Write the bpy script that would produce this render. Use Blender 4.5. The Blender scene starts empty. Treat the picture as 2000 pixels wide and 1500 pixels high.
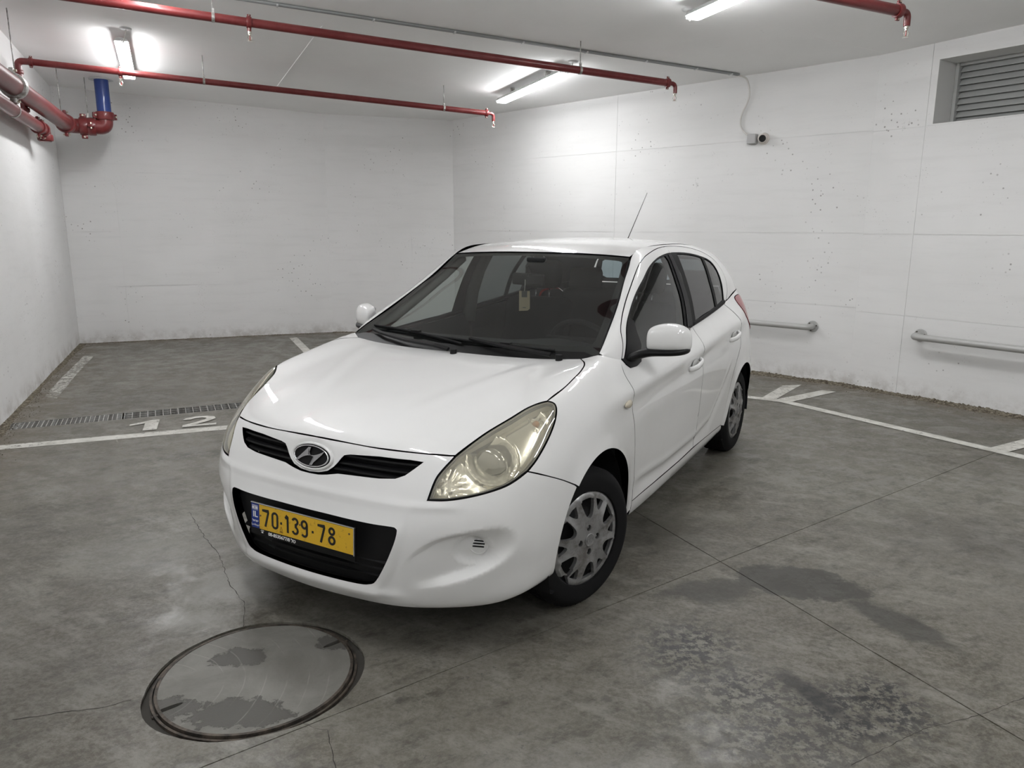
import bpy, bmesh, math, random
import numpy as np
from mathutils import Vector, Matrix
from mathutils.bvhtree import BVHTree
from mathutils.geometry import delaunay_2d_cdt
random.seed(7)
SC = bpy.context.scene
COL = SC.collection
PI = math.pi

# ------------------------------------------------------------------ camera
CAM_H = 1.5452
camd = bpy.data.cameras.new('camera'); cam = bpy.data.objects.new('camera', camd); COL.objects.link(cam)
camd.sensor_fit = 'HORIZONTAL'; camd.sensor_width = 36.0
camd.lens = 1444.255 / 2000 * 36.0
camd.clip_start = 0.05; camd.clip_end = 200
_p, _r = math.radians(11.88845), math.radians(0.123437)
_f = Vector((0, math.cos(_p), -math.sin(_p))); _u0 = Vector((0, math.sin(_p), math.cos(_p))); _r0 = Vector((1, 0, 0))
_rt = _r0 * math.cos(_r) + _u0 * math.sin(_r); _up = -_r0 * math.sin(_r) + _u0 * math.cos(_r)
cam.matrix_world = Matrix(((_rt.x, _up.x, -_f.x, 0), (_rt.y, _up.y, -_f.y, 0), (_rt.z, _up.z, -_f.z, CAM_H), (0, 0, 0, 1)))
SC.camera = cam

# ------------------------------------------------------------------ world, exposure
w = bpy.data.worlds.new('world'); SC.world = w; w.use_nodes = True
w.node_tree.nodes['Background'].inputs[0].default_value = (0.75, 0.8, 0.85, 1)
w.node_tree.nodes['Background'].inputs[1].default_value = 0.02
SC.view_settings.view_transform = 'Standard'; SC.view_settings.look = 'None'
SC.view_settings.gamma = 1.0; SC.view_settings.use_curve_mapping = False
SC.view_settings.exposure = 0.0
cy = SC.cycles; cy.max_bounces = 9; cy.diffuse_bounces = 6; cy.glossy_bounces = 3; cy.transmission_bounces = 3; cy.transparent_max_bounces = 8
cy.caustics_reflective = False; cy.caustics_refractive = False; cy.adaptive_threshold = 0.04
TUBE_POWER = 57.0      # emission strength of the batten diffusers

# ------------------------------------------------------------------ materials
MATS = {}
def mat(name, col=(0.8, 0.8, 0.8), rough=0.5, metal=0.0, coat=0.0, emit=None, trans=0.0, ior=1.45, alpha=1.0, spec=0.5):
    if name in MATS: return MATS[name]
    m = bpy.data.materials.new(name); m.use_nodes = True
    b = m.node_tree.nodes['Principled BSDF']
    b.inputs['Base Color'].default_value = (*col, 1); b.inputs['Roughness'].default_value = rough
    b.inputs['Metallic'].default_value = metal; b.inputs['Coat Weight'].default_value = coat
    b.inputs['Coat Roughness'].default_value = 0.04
    b.inputs['Transmission Weight'].default_value = trans; b.inputs['IOR'].default_value = ior
    b.inputs['Alpha'].default_value = alpha; b.inputs['Specular IOR Level'].default_value = spec
    if emit: b.inputs['Emission Color'].default_value = (*emit[0], 1); b.inputs['Emission Strength'].default_value = emit[1]
    MATS[name] = m; return m
class NT:
    """small node-tree helper"""
    def __init__(s, m): s.m = m; s.t = m.node_tree; s.b = s.t.nodes['Principled BSDF']
    def n(s, typ, **kw):
        nd = s.t.nodes.new(typ)
        for k, v in kw.items():
            if k.startswith('i_'):
                key = k[2:]; key = int(key) if key.isdigit() else key.replace('_', ' ')
                nd.inputs[key].default_value = v
            else: setattr(nd, k, v)
        return nd
    def l(s, a, b): s.t.links.new(a, b)
    def coord(s, which='Object'): return s.n('ShaderNodeTexCoord').outputs[which]
    def noise(s, vec, scale, detail=6, rough=0.6, dist=0.0):
        nd = s.n('ShaderNodeTexNoise'); nd.inputs['Scale'].default_value = scale; nd.inputs['Detail'].default_value = detail
        nd.inputs['Roughness'].default_value = rough; nd.inputs['Distortion'].default_value = dist
        s.l(vec, nd.inputs['Vector']); return nd.outputs['Fac']
    def mapr(s, v, a, b, c=0.0, d=1.0, smooth=True):
        nd = s.n('ShaderNodeMapRange'); nd.interpolation_type = 'SMOOTHSTEP' if smooth else 'LINEAR'
        for k, x in zip(('From Min', 'From Max', 'To Min', 'To Max'), (a, b, c, d)): nd.inputs[k].default_value = x
        s.l(v, nd.inputs['Value']); return nd.outputs['Result']
    def math(s, op, a, b=None, clamp=False):
        nd = s.n('ShaderNodeMath'); nd.operation = op; nd.use_clamp = clamp
        for i, x in enumerate((a, b)):
            if x is None: continue
            if isinstance(x, (int, float)): nd.inputs[i].default_value = x
            else: s.l(x, nd.inputs[i])
        return nd.outputs[0]
    def mix(s, f, a, b, mode='MIX'):
        nd = s.n('ShaderNodeMix'); nd.data_type = 'RGBA'; nd.blend_type = mode
        for i, x in ((0, f), (6, a), (7, b)):
            if isinstance(x, (int, float)): nd.inputs[i].default_value = x
            elif isinstance(x, tuple): nd.inputs[i].default_value = (*x, 1)
            else: s.l(x, nd.inputs[i])
        return nd.outputs[2]
    def sep(s, v):
        nd = s.n('ShaderNodeSeparateXYZ'); s.l(v, nd.inputs[0]); return nd.outputs
    def comb(s, x, y, z):
        nd = s.n('ShaderNodeCombineXYZ')
        for i, q in enumerate((x, y, z)):
            if isinstance(q, (int, float)): nd.inputs[i].default_value = q
            else: s.l(q, nd.inputs[i])
        return nd.outputs[0]
    def bump(s, h, strength=0.3, dist=0.01):
        nd = s.n('ShaderNodeBump'); nd.inputs['Strength'].default_value = strength; nd.inputs['Distance'].default_value = dist
        s.l(h, nd.inputs['Height']); s.l(nd.outputs[0], s.b.inputs['Normal'])

# ------------------------------------------------------------------ object helpers
def link(o, parent=None):
    COL.objects.link(o)
    if parent is not None: o.parent = parent
    return o
def mesh_obj(name, verts, faces, m, parent=None, smooth=False, mats=None, fmat=None):
    me = bpy.data.meshes.new(name); me.from_pydata([tuple(v) for v in verts], [], [tuple(f) for f in faces])
    for q in (mats or [m]): me.materials.append(q)
    if fmat is not None:
        me.polygons.foreach_set('material_index', fmat)
    if smooth: me.polygons.foreach_set('use_smooth', [True] * len(me.polygons))
    me.update()
    return link(bpy.data.objects.new(name, me), parent)
def bm_obj(name, bm, m, parent=None, smooth=False, angle=None):
    me = bpy.data.meshes.new(name); bm.to_mesh(me); bm.free(); me.materials.append(m)
    if smooth or angle:
        me.polygons.foreach_set('use_smooth', [True] * len(me.polygons))
        if angle: me.set_sharp_from_angle(angle=math.radians(angle))
    return link(bpy.data.objects.new(name, me), parent)
def tag(o, label, cat=None, group=None, kind=None):
    if label: o['label'] = label
    if cat: o['category'] = cat
    if group: o['group'] = group
    if kind: o['kind'] = kind
    return o
def empty(name, loc=(0, 0, 0), rz=0.0, parent=None):
    o = bpy.data.objects.new(name, None); o.location = loc; o.rotation_euler = (0, 0, rz); o.empty_display_size = 0.1
    return link(o, parent)
def box(bm, c, s, M=None, bev=0.0):
    r = bmesh.ops.create_cube(bm, size=1.0)
    vs = r['verts']
    for v in vs: v.co = Vector((v.co.x * s[0] + c[0], v.co.y * s[1] + c[1], v.co.z * s[2] + c[2]))
    if bev > 0:
        es = list({e for v in vs for e in v.link_edges})
        rr = bmesh.ops.bevel(bm, geom=es, offset=bev, segments=2, affect='EDGES', profile=0.5)
        vs = list({v for f in rr['faces'] for v in f.verts} | {v for v in vs if v.is_valid})
    if M is not None: bmesh.ops.transform(bm, matrix=M, verts=vs)
    return vs
def tube(bm, pts, r, seg=16, caps=True, radii=None):
    """swept circle through 3D points"""
    pts = [Vector(p) for p in pts]; rings = []; n = len(pts); up = None
    for i, p in enumerate(pts):
        a = pts[max(i - 1, 0)]; b = pts[min(i + 1, n - 1)]; d = (b - a).normalized()
        if up is None:
            up = Vector((0, 0, 1)) if abs(d.z) < 0.9 else Vector((1, 0, 0))
        x = d.cross(up).normalized(); y = x.cross(d).normalized(); up = y
        rr = radii[i] if radii else r
        rings.append([bm.verts.new(p + (x * math.cos(t) + y * math.sin(t)) * rr) for t in [2 * PI * k / seg for k in range(seg)]])
    for A, B in zip(rings, rings[1:]):
        for k in range(seg): bm.faces.new((A[k], A[(k + 1) % seg], B[(k + 1) % seg], B[k]))
    if caps: bm.faces.new(rings[0][::-1]); bm.faces.new(rings[-1])
    return rings
def fillet(pts, r, n=6):
    """round the corners of a 3D polyline"""
    pts = [Vector(p) for p in pts]; out = [pts[0]]
    for a, b, c in zip(pts, pts[1:], pts[2:]):
        u = (a - b); v = (c - b); q = min(r, u.length * .49, v.length * .49)
        A = b + u.normalized() * q; B = b + v.normalized() * q
        for k in range(n + 1):
            t = k / n; out.append(A.lerp(b, t).lerp(b.lerp(B, t), t))
    out.append(pts[-1]); return out
def lathe(bm, prof, seg=48, M=None, close=False):
    """prof: list of (radius, axial y) spun around the local y axis"""
    rings = []
    for r, y in prof:
        rings.append([bm.verts.new((r * math.cos(2 * PI * k / seg), y, r * math.sin(2 * PI * k / seg))) for k in range(seg)])
    for A, B in zip(rings, rings[1:]):
        for k in range(seg): bm.faces.new((A[k], A[(k + 1) % seg], B[(k + 1) % seg], B[k]))
    vs = [v for R in rings for v in R]
    if close: bm.faces.new(rings[0][::-1]); bm.faces.new(rings[-1])
    if M is not None: bmesh.ops.transform(bm, matrix=M, verts=vs)
    return rings
# 2D polygon helpers (numpy)
def inpoly(P, poly):
    P = np.asarray(P, float); poly = np.asarray(poly, float); x, y = P[:, 0], P[:, 1]; c = np.zeros(len(P), bool)
    x1, y1 = poly[:, 0], poly[:, 1]; x2, y2 = np.roll(x1, -1), np.roll(y1, -1)
    for a, b, d, e in zip(x1, y1, x2, y2):
        if b == e: continue
        m = ((b > y) != (e > y)) & (x < (d - a) * (y - b) / (e - b) + a); c ^= m
    return c
def dseg(P, poly):
    P = np.asarray(P, float); best = np.full(len(P), 1e9); A = np.asarray(poly, float); B = np.roll(A, -1, 0)
    for a, b in zip(A, B):
        d = b - a; L = d @ d
        if L < 1e-14: continue
        t = np.clip(((P - a) @ d) / L, 0, 1); q = P - a - t[:, None] * d
        best = np.minimum(best, np.hypot(q[:, 0], q[:, 1]))
    return best
def densify(poly, res, closed=True):
    P = [np.asarray(p, float) for p in poly]; out = []; n = len(P)
    for i in range(n if closed else n - 1):
        a, b = P[i], P[(i + 1) % n]; k = max(1, int(math.ceil(np.linalg.norm(b - a) / res)))
        for j in range(k): out.append(a + (b - a) * j / k)
    if not closed: out.append(P[-1])
    return np.array(out)
def smooth_curve(pts, n=8, closed=False):
    """Catmull-Rom through points of any dimension"""
    P = np.array(pts, float); N = len(P); out = []
    rng = range(N if closed else N - 1)
    for i in rng:
        g = (lambda k: P[k % N]) if closed else (lambda k: P[min(max(k, 0), N - 1)])
        p0, p1, p2, p3 = g(i - 1), g(i), g(i + 1), g(i + 2)
        for j in range(n):
            t = j / n
            out.append(.5 * ((2 * p1) + (p2 - p0) * t + (2 * p0 - 5 * p1 + 4 * p2 - p3) * t * t + (3 * p1 - p0 - 3 * p2 + p3) * t ** 3))
    if not closed: out.append(P[-1])
    return np.array(out)
def inset(poly, d):
    """move a closed 2D polygon inwards by d"""
    P = np.array(poly, float); area = 0.5 * np.sum(P[:, 0] * np.roll(P[:, 1], -1) - np.roll(P[:, 0], -1) * P[:, 1])
    s = 1 if area > 0 else -1
    e = np.roll(P, -1, 0) - P; L = np.maximum(np.hypot(e[:, 0], e[:, 1]), 1e-9); n = np.stack([-e[:, 1], e[:, 0]], 1) / L[:, None] * s
    m = n + np.roll(n, 1, 0); ml = np.maximum((m * m).sum(1), 0.5); m = m * (2 / ml)[:, None]
    return P + m * d
def cdt_fill(outer, holes, res, lines=()):
    """triangulate a polygon with holes, with interior points every res"""
    loops = [np.array(outer)] + [np.array(h) for h in holes]
    lo, hi = loops[0].min(0), loops[0].max(0)
    gx = np.arange(lo[0] + res / 2, hi[0], res); gy = np.arange(lo[1] + res / 2, hi[1], res * .87)
    G = np.array([(x + (res / 2 if j % 2 else 0), y) for j, y in enumerate(gy) for x in gx]).reshape(-1, 2)
    if len(G):
        k = inpoly(G, loops[0]); G = G[k]
    for i, L in enumerate(loops):
        if not len(G): break
        if i > 0: G = G[~inpoly(G, L)]
        if len(G): G = G[dseg(G, L) > res * .45]
    for L in lines:
        if len(G): G = G[dseg(G, L) > res * .5]
    nl = sum(len(L) for L in loops)
    vs = [Vector(p) for L in loops for p in L] + [Vector(p) for L in lines for p in L] + [Vector(p) for p in G]
    es = []; o = nl
    for L in lines:
        n = len(L); es += [(o + i, o + (i + 1) % n) for i in range(n)]; o += n
    o = 0
    for L in loops:
        n = len(L); es += [(o + i, o + (i + 1) % n) for i in range(n)]; o += n
    r = delaunay_2d_cdt(vs, es, [], 0, 1e-7)
    V = np.array([tuple(v) for v in r[0]]); F = np.array([f for f in r[2]])
    C = V[F].mean(1); keep = inpoly(C, loops[0])
    for L in loops[1:]: keep &= ~inpoly(C, L)
    F = F[keep]
    a = V[F]; ar = (a[:, 1, 0] - a[:, 0, 0]) * (a[:, 2, 1] - a[:, 0, 1]) - (a[:, 2, 0] - a[:, 0, 0]) * (a[:, 1, 1] - a[:, 0, 1])
    F[ar < 0] = F[ar < 0][:, ::-1]; F = F[np.abs(ar) > 1e-12]
    return V, F
def edge_loops(F):
    """directed boundary edges of a consistently wound triangle list"""
    s = set()
    for f in F:
        for i in range(3): s.add((f[i], f[(i + 1) % 3]))
    return [(a, b) for a, b in s if (b, a) not in s]
# ------------------------------------------------------------------ room geometry
WV = [(-2.73, 2.543), (-5.85, 9.909), (-2.706, 11.113), (-.872, 11.266), (3.394, 7.298), (5.078, 4.816)]
def zc(x, y): return 3.237 - .032 * x - .045 * (y - 7)          # the ceiling slopes slightly
def ext(a, b, t): return (a[0] + (b[0] - a[0]) * t, a[1] + (b[1] - a[1]) * t)
W0 = ext(WV[1], WV[0], 2.25)        # left wall runs on behind the camera
W5 = ext(WV[4], WV[5], 4.3)
POLY = [W0] + WV[1:5] + [W5]
SEG = [('wall_left', W0, WV[1]), ('wall_back_left', WV[1], WV[2]), ('wall_back', WV[2], WV[3]), ('wall_back_right', WV[3], WV[4]), ('wall_right', WV[4], W5), ('wall_front', W5, W0)]
CX, CY = 1.0, 4.0
def wall_mat():
    m = mat('white_wall', (.74, .74, .735), .85, spec=.25); t = NT(m); uv = t.coord('UV'); s = t.sep(uv)
    co = t.coord('Object')
    big = t.mapr(t.noise(co, .55, 3, .6), .35, .65); c = t.mix(big, (.76, .76, .755), (.81, .81, .808))
    # board marks and roller streaks
    st = t.noise(t.comb(t.math('MULTIPLY', s[0], 1.2), t.math('MULTIPLY', s[1], 9.0), 0.0), 1.3, 4, .65); c = t.mix(t.math('MULTIPLY', t.mapr(st, .45, .75), .16), c, (.60, .60, .59))
    # blow holes, gathered in patches
    v = t.n('ShaderNodeTexVoronoi'); v.inputs['Scale'].default_value = 17; v.inputs['Randomness'].default_value = 1; t.l(co, v.inputs['Vector'])
    sz = t.noise(co, 30, 1, .5); hole = t.math('MULTIPLY', t.mapr(t.math('ADD', v.outputs['Distance'], t.math('MULTIPLY', t.math('SUBTRACT', sz, .5), .12)), .17, .08), t.mapr(t.noise(co, 1.5, 2, .65), .52, .66))
    v2 = t.n('ShaderNodeTexVoronoi'); v2.inputs['Scale'].default_value = 42; t.l(co, v2.inputs['Vector'])
    hole2 = t.math('MULTIPLY', t.mapr(v2.outputs['Distance'], .16, .07), t.mapr(t.noise(co, 2.6, 2, .7), .56, .68))
    hh = t.math('MAXIMUM', hole, hole2); c = t.mix(t.math('MULTIPLY', hh, .75), c, (.22, .21, .20))
    # scuffs and damp grime near the floor
    low = t.math('MULTIPLY', t.mapr(s[1], .22, .0), t.mapr(t.noise(co, 5, 5, .7), .38, .66)); c = t.mix(t.math('MULTIPLY', low, .5), c, (.30, .27, .23))
    sc_ = t.math('MULTIPLY', t.mapr(t.noise(t.comb(t.math('MULTIPLY', s[0], 3.0), t.math('MULTIPLY', s[1], 2.0), 3.0), 2.3, 5, .8), .64, .72), .35); c = t.mix(sc_, c, (.45, .45, .44))
    t.l(c, t.b.inputs['Base Color'])
    t.bump(t.noise(co, 6, 3, .65), .30, .010)
    return m
WALLM = wall_mat()
def ceil_mat():
    m = mat('ceiling_paint', (.74, .74, .72), .9, spec=.2); t = NT(m); co = t.coord('Object')
    c = t.mix(t.mapr(t.noise(co, .8, 6, .6), .3, .7), (.89, .89, .885), (.93, .93, .925)); s1 = t.math('MULTIPLY', t.mapr(t.noise(co, 3.0, 8, .8), .66, .74), .3); c = t.mix(s1, c, (.42, .41, .39))
    t.l(c, t.b.inputs['Base Color']); t.bump(t.noise(co, 5, 7, .6), .2, .01); return m
CEILM = ceil_mat()
def floor_mat():
    m = mat('concrete_floor', (.2, .2, .18), .5, spec=.45); t = NT(m); co = t.coord('Object')
    big = t.mapr(t.noise(co, .7, 4, .62, .6), .38, .62); mid = t.mapr(t.noise(co, 4.2, 7, .78), .36, .62); fine = t.mapr(t.noise(co, 45, 4, .8), .38, .62)
    c = t.mix(big, (.072, .063, .045), (.146, .138, .115)); c = t.mix(t.math('MULTIPLY', mid, .7), c, (.120, .112, .090)); c = t.mix(t.math('MULTIPLY', fine, .6), c, (.195, .187, .163))
    # trowel streaks (stretched noise) in two directions
    s = t.sep(co)
    for a, sc1, k, col in ((.55, 1.6, .62, (.046, .042, .034)), (-.5, 1.1, .60, (.235, .228, .200))):
        u = t.math('ADD', t.math('MULTIPLY', s[0], math.cos(a)), t.math('MULTIPLY', s[1], math.sin(a))); v = t.math('SUBTRACT', t.math('MULTIPLY', s[1], math.cos(a)), t.math('MULTIPLY', s[0], math.sin(a)))
        n_ = t.noise(t.comb(t.math('MULTIPLY', u, sc1), t.math('MULTIPLY', v, sc1 * 2.3), a), 3.4, 7, .80); c = t.mix(t.math('MULTIPLY', t.mapr(n_, .47, .66), k), c, col)
    grain0 = t.noise(co, 26, 4, .75)
    # small dark flecks and chips
    f1 = t.math('MULTIPLY', t.mapr(t.noise(co, 22, 4, .8), .60, .68), t.mapr(big, .2, .7)); c = t.mix(t.math('MULTIPLY', f1, .7), c, (.07, .068, .062))
    v = t.n('ShaderNodeTexVoronoi'); v.inputs['Scale'].default_value = 4.2; t.l(co, v.inputs['Vector']); ch = t.mapr(t.math('ADD', v.outputs['Distance'], t.math('MULTIPLY', grain0, .16)), .17, .13); c = t.mix(t.math('MULTIPLY', ch, .6), c, (.07, .066, .058))
    # stains where the photo has them: x, y, rx, ry, angle, strength, edge softness, grain
    warp = t.noise(co, 4.5, 6, .72); grain = grain0; wv = t.math('MULTIPLY', t.math('SUBTRACT', warp, .5), 1.7)
    rough = None; acc = None; spk = None
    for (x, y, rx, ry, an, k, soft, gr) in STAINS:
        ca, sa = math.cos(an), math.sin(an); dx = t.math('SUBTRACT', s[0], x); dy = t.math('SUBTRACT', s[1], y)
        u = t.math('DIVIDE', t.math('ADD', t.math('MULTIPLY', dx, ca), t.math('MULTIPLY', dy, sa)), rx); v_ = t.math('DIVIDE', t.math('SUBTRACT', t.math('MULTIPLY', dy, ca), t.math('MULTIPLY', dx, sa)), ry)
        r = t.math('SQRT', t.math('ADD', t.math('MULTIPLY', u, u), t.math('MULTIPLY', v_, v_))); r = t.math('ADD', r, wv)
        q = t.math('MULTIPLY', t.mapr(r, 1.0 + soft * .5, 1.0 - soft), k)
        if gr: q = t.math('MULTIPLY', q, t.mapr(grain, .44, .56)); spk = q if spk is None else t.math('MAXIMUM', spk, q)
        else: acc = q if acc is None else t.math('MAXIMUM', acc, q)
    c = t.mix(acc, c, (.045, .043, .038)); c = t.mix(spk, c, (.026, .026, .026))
    # pale worn swirls
    for (x, y, rx, ry, k) in ((-1.22, 3.02, .26, .30, .75), (-1.30, 2.72, .20, .12, .65), (-1.75, 3.35, .5, .35, .35), (.25, 1.75, .45, .25, .35)):
        dx = t.math('DIVIDE', t.math('SUBTRACT', s[0], x), rx); dy = t.math('DIVIDE', t.math('SUBTRACT', s[1], y), ry); r = t.math('ADD', t.math('SQRT', t.math('ADD', t.math('MULTIPLY', dx, dx), t.math('MULTIPLY', dy, dy))), wv)
        c = t.mix(t.math('MULTIPLY', t.mapr(r, 1.1, .3), k), c, (.27, .265, .245))
    # brown dust towards the walls (attribute painted on the mesh: distance to the nearest wall)
    at = t.n('ShaderNodeAttribute'); at.attribute_name = 'walldist'; d = t.math('ADD', at.outputs['Fac'], t.math('MULTIPLY', t.math('SUBTRACT', warp, .5), 1.0))
    c = t.mix(t.math('MULTIPLY', t.mapr(d, .55, .0), .75), c, (.125, .102, .072))
    t.l(c, t.b.inputs['Base Color'])
    rg = t.mapr(mid, 0, 1, .30, .52); t.l(rg, t.b.inputs['Roughness'])
    t.bump(t.noise(co, 14, 5, .7), .25, .006)
    return m
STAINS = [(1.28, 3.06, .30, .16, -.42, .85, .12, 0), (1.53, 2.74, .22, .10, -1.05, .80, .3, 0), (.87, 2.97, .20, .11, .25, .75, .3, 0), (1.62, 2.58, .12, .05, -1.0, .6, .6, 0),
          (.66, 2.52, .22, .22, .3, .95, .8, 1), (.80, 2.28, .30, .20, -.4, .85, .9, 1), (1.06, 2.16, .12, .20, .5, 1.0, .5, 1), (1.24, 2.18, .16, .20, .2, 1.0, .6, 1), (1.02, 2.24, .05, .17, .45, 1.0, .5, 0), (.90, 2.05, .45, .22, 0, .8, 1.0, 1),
          (2.4, 3.5, .5, .45, -.6, .35, .9, 0), (-2.15, 4.95, .45, .12, .4, .45, .6, 1), (-1.75, 4.95, .25, .12, .3, .4, .6, 1), (-3.3, 6.6, .6, .4, .5, .35, 1, 1), (-3.0, 3.3, .9, .5, .4, .30, 1, 0), (.75, 3.6, .35, .3, 0, .35, .9, 0), (-.05, 2.75, .3, .2, 0, .3, .9, 0), (-1.8, 2.2, .8, .5, .4, .25, 1, 0)]
FLOORM = floor_mat()

# floor: dark bed, four cast slabs with open joints, trench and manhole cut out
flo = mesh_obj('floor', [(-12, -9, -.012), (13, -9, -.012), (13, 14, -.012), (-12, 14, -.012)], [(0, 1, 2, 3)], mat('joint_dirt', (.022, .020, .018), .9)); flo['kind'] = 'structure'
# cut the bed where the trench and manhole go
TD = Vector((.9025, .4307)); TN = Vector((-.4307, .9025)); T0 = Vector((-4.10, 5.60))
TW = .115; TL = 2.985
def tpt(u, v): q = T0 + TD * u + TN * v; return (q.x, q.y)
trench = [tpt(.10, -TW), tpt(TL, -TW), tpt(TL, TW), tpt(.06, TW)]
MHC = (-.900, 2.352); MHR = .352
rng_ = random.Random(3)
mhole = []
for k in range(72):
    a = 2 * PI * k / 72; bump_ = .020 * max(0, math.cos(a - .1)) ** 2 + .024 * max(0, math.cos(a + 2.35)) ** 6 + .004 * math.sin(7 * a) * rng_.random()
    mhole.append((MHC[0] + (MHR + bump_) * math.cos(a), MHC[1] + (MHR + bump_) * math.sin(a)))
big = [(-11, -8.5), (12.5, -8.5), (12.5, 13.5), (-11, 13.5)]
def flat_mesh(poly, holes, res, z, name, m, parent, th=0.0):
    V2, F = cdt_fill(densify(poly, res), [np.array(h) for h in holes], res); n = len(V2)
    V = np.concatenate([V2, np.full((n, 1), z)], 1); faces = [tuple(f) for f in F]
    if th:
        B = V.copy(); B[:, 2] -= th; E = edge_loops(F); faces += [(b, a, a + n, b + n) for a, b in E]; V = np.concatenate([V, B])
    return mesh_obj(name, V.tolist(), faces, m, parent)
bpy.data.objects.remove(flo); flo = flat_mesh(big, [trench, mhole], 4.0, -.012, 'floor', mat('joint_dirt'), None); flo['kind'] = 'structure'
JA, JAd = Vector((.99, 3.26)), Vector((.8096, .587)).normalized(); JB, JBd = Vector((.99, 3.26)), Vector((-.435, .92)).normalized()
def half(poly, p, d, side, gap):
    """clip polygon to one side of a line, keeping a gap"""
    n = Vector((-d.y, d.x)) * side; out = []; k = len(poly)
    for i in range(k):
        P, Q = Vector(poly[i]), Vector(poly[(i + 1) % k]); a, b = (P - p).dot(n) - gap, (Q - p).dot(n) - gap
        if a >= 0: out.append(tuple(P))
        if a * b < 0: out.append(tuple(P + (Q - P) * (a / (a - b))))
    return out
def wall_dist(P):
    best = np.full(len(P), 9.0)
    for nm, a, b in SEG[:5]:
        a = np.array(a); b = np.array(b); d = b - a; t_ = np.clip(((P - a) @ d) / (d @ d), 0, 1); q = P - a - t_[:, None] * d; best = np.minimum(best, np.hypot(q[:, 0], q[:, 1]))
    return best
for sa in (1, -1):
    for sb in (1, -1):
        q = half(half(big, JA, JAd, sa, .0022), JB, JBd, sb, .0026)
        if len(q) < 3: continue
        hs = [h for h in (trench, mhole) if inpoly(np.array([np.mean(h, 0)]), q)[0]]
        o = flat_mesh(q, hs, .35, 0.0, 'slab', FLOORM, flo, .012)
        co_ = np.array([tuple(v.co)[:2] for v in o.data.vertices]); at = o.data.attributes.new('walldist', 'FLOAT', 'POINT'); at.data.foreach_set('value', wall_dist(co_).tolist())
# hairline cracks
def crack(pts, wd=.0022, seed=1, amp=.007):
    r = random.Random(seed); P = []
    for a, b in zip(pts, pts[1:]):
        a, b = Vector(a), Vector(b); k = max(2, int((b - a).length / .02)); nn = Vector((-(b - a).y, (b - a).x)).normalized()
        for i in range(k): P.append(a + (b - a) * i / k + nn * r.uniform(-amp, amp) * .6)
    P.append(Vector(pts[-1])); V, F = [], []
    for i, p in enumerate(P):
        d = (P[min(i + 1, len(P) - 1)] - P[max(i - 1, 0)]).normalized(); nn = Vector((-d.y, d.x)) * wd * r.uniform(.2, .7); V += [(p.x + nn.x, p.y + nn.y, .0007), (p.x - nn.x, p.y - nn.y, .0007)]
    F = [(2 * i, 2 * i + 1, 2 * i + 3, 2 * i + 2) for i in range(len(P) - 1)]
    return mesh_obj('crack', V, F, mat('crack_dark', (.035, .032, .028), .9), flo)
crack([(-1.79, 3.87), (-1.56, 3.52), (-1.42, 3.34), (-1.25, 3.02), (-1.12, 2.85), (-1.06, 2.66)], .0026, 1)
crack([(-.67, 2.08), (-.58, 2.05), (-.51, 1.88), (-.46, 1.6)], .0022, 2)
crack([(1.0, 1.90), (1.30, 2.06), (1.55, 2.14), (1.72, 2.22), (2.1, 2.33)], .0018, 3, .004)
crack([(-1.6, 2.1), (-1.35, 2.16), (-1.27, 2.2)], .0025, 4)

# painted lines and numbers, worn at the edges
def paint_line_mat():
    m = mat('road_paint', (.58, .57, .53), .7); t = NT(m); co = t.coord('Object'); nt = m.node_tree
    n_ = t.noise(co, 22, 9, .75); a = t.mapr(t.math('ADD', n_, t.math('MULTIPLY', t.noise(co, 2.4, 4, .6), .35)), .50, .60, .05, 1.0); t.l(a, t.b.inputs['Alpha'])
    c = t.mix(t.mapr(t.noise(co, 7, 6, .7), .35, .7), (.62, .61, .57), (.42, .41, .37)); t.l(c, t.b.inputs['Base Color']); return m
RP = paint_line_mat(); RP2 = RP.copy(); RP2.name = 'road_paint_faded'
for nd in RP2.node_tree.nodes:
    if nd.type == 'MAP_RANGE' and abs(nd.inputs['From Min'].default_value - .50) < 1e-4: nd.inputs['From Min'].default_value = .58; nd.inputs['From Max'].default_value = .76
MZ = [.0010]
def mark(name, poly, m=RP, z=None, label=None):
    MZ[0] += .0004; z = MZ[0]
    V = [(p[0], p[1], z) for p in poly] + [(p[0], p[1], z - .0003) for p in poly]; n = len(poly)
    o = mesh_obj(name, V, [tuple(range(n))] + [(i, i + n, (i + 1) % n + n, (i + 1) % n) for i in range(n)], m, flo)
    if label: o['label'] = label
    return o
def band(a, b, wd): a, b = Vector(a), Vector(b); d = (b - a).normalized(); n = Vector((-d.y, d.x)) * wd / 2; return [tuple(a - n), tuple(b - n), tuple(b + n), tuple(a + n)]
mark('painted_line', band((-4.25, 4.855), (-.6, 6.30), .125))
mark('painted_line', [(-4.36, 6.72), (-4.20, 6.65), (-4.62, 7.66), (-4.75, 7.66)], RP2, label='faded end of the line along the left wall'); mark('painted_line', [(-4.75, 7.665), (-4.625, 7.665), (-5.12, 8.92), (-5.26, 8.96)], RP2)
mark('painted_line', band((-3.14, 10.52), (-2.30, 8.6), .11))
mark('painted_line', band((.7, 7.68), (2.48, 6.60), .105)); mark('painted_line', band((2.44, 6.655), (5.0, 2.60), .105))
mark('painted_line', [(2.31, 6.70), (2.42, 6.64), (2.93, 7.32), (2.72, 7.27)]); mark('painted_line', [(2.47, 6.68), (2.56, 6.57), (3.14, 6.99), (3.03, 7.06)])
mark('painted_line', band((3.42, 5.04), (3.98, 5.36), .12))
e_, n_v = Vector((.932, .361)), Vector((-.361, .932))
def num(poly, o, s=(1, 1)): return [tuple(Vector(o) + e_ * p[0] * s[0] + n_v * p[1] * s[1]) for p in poly]
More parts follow.
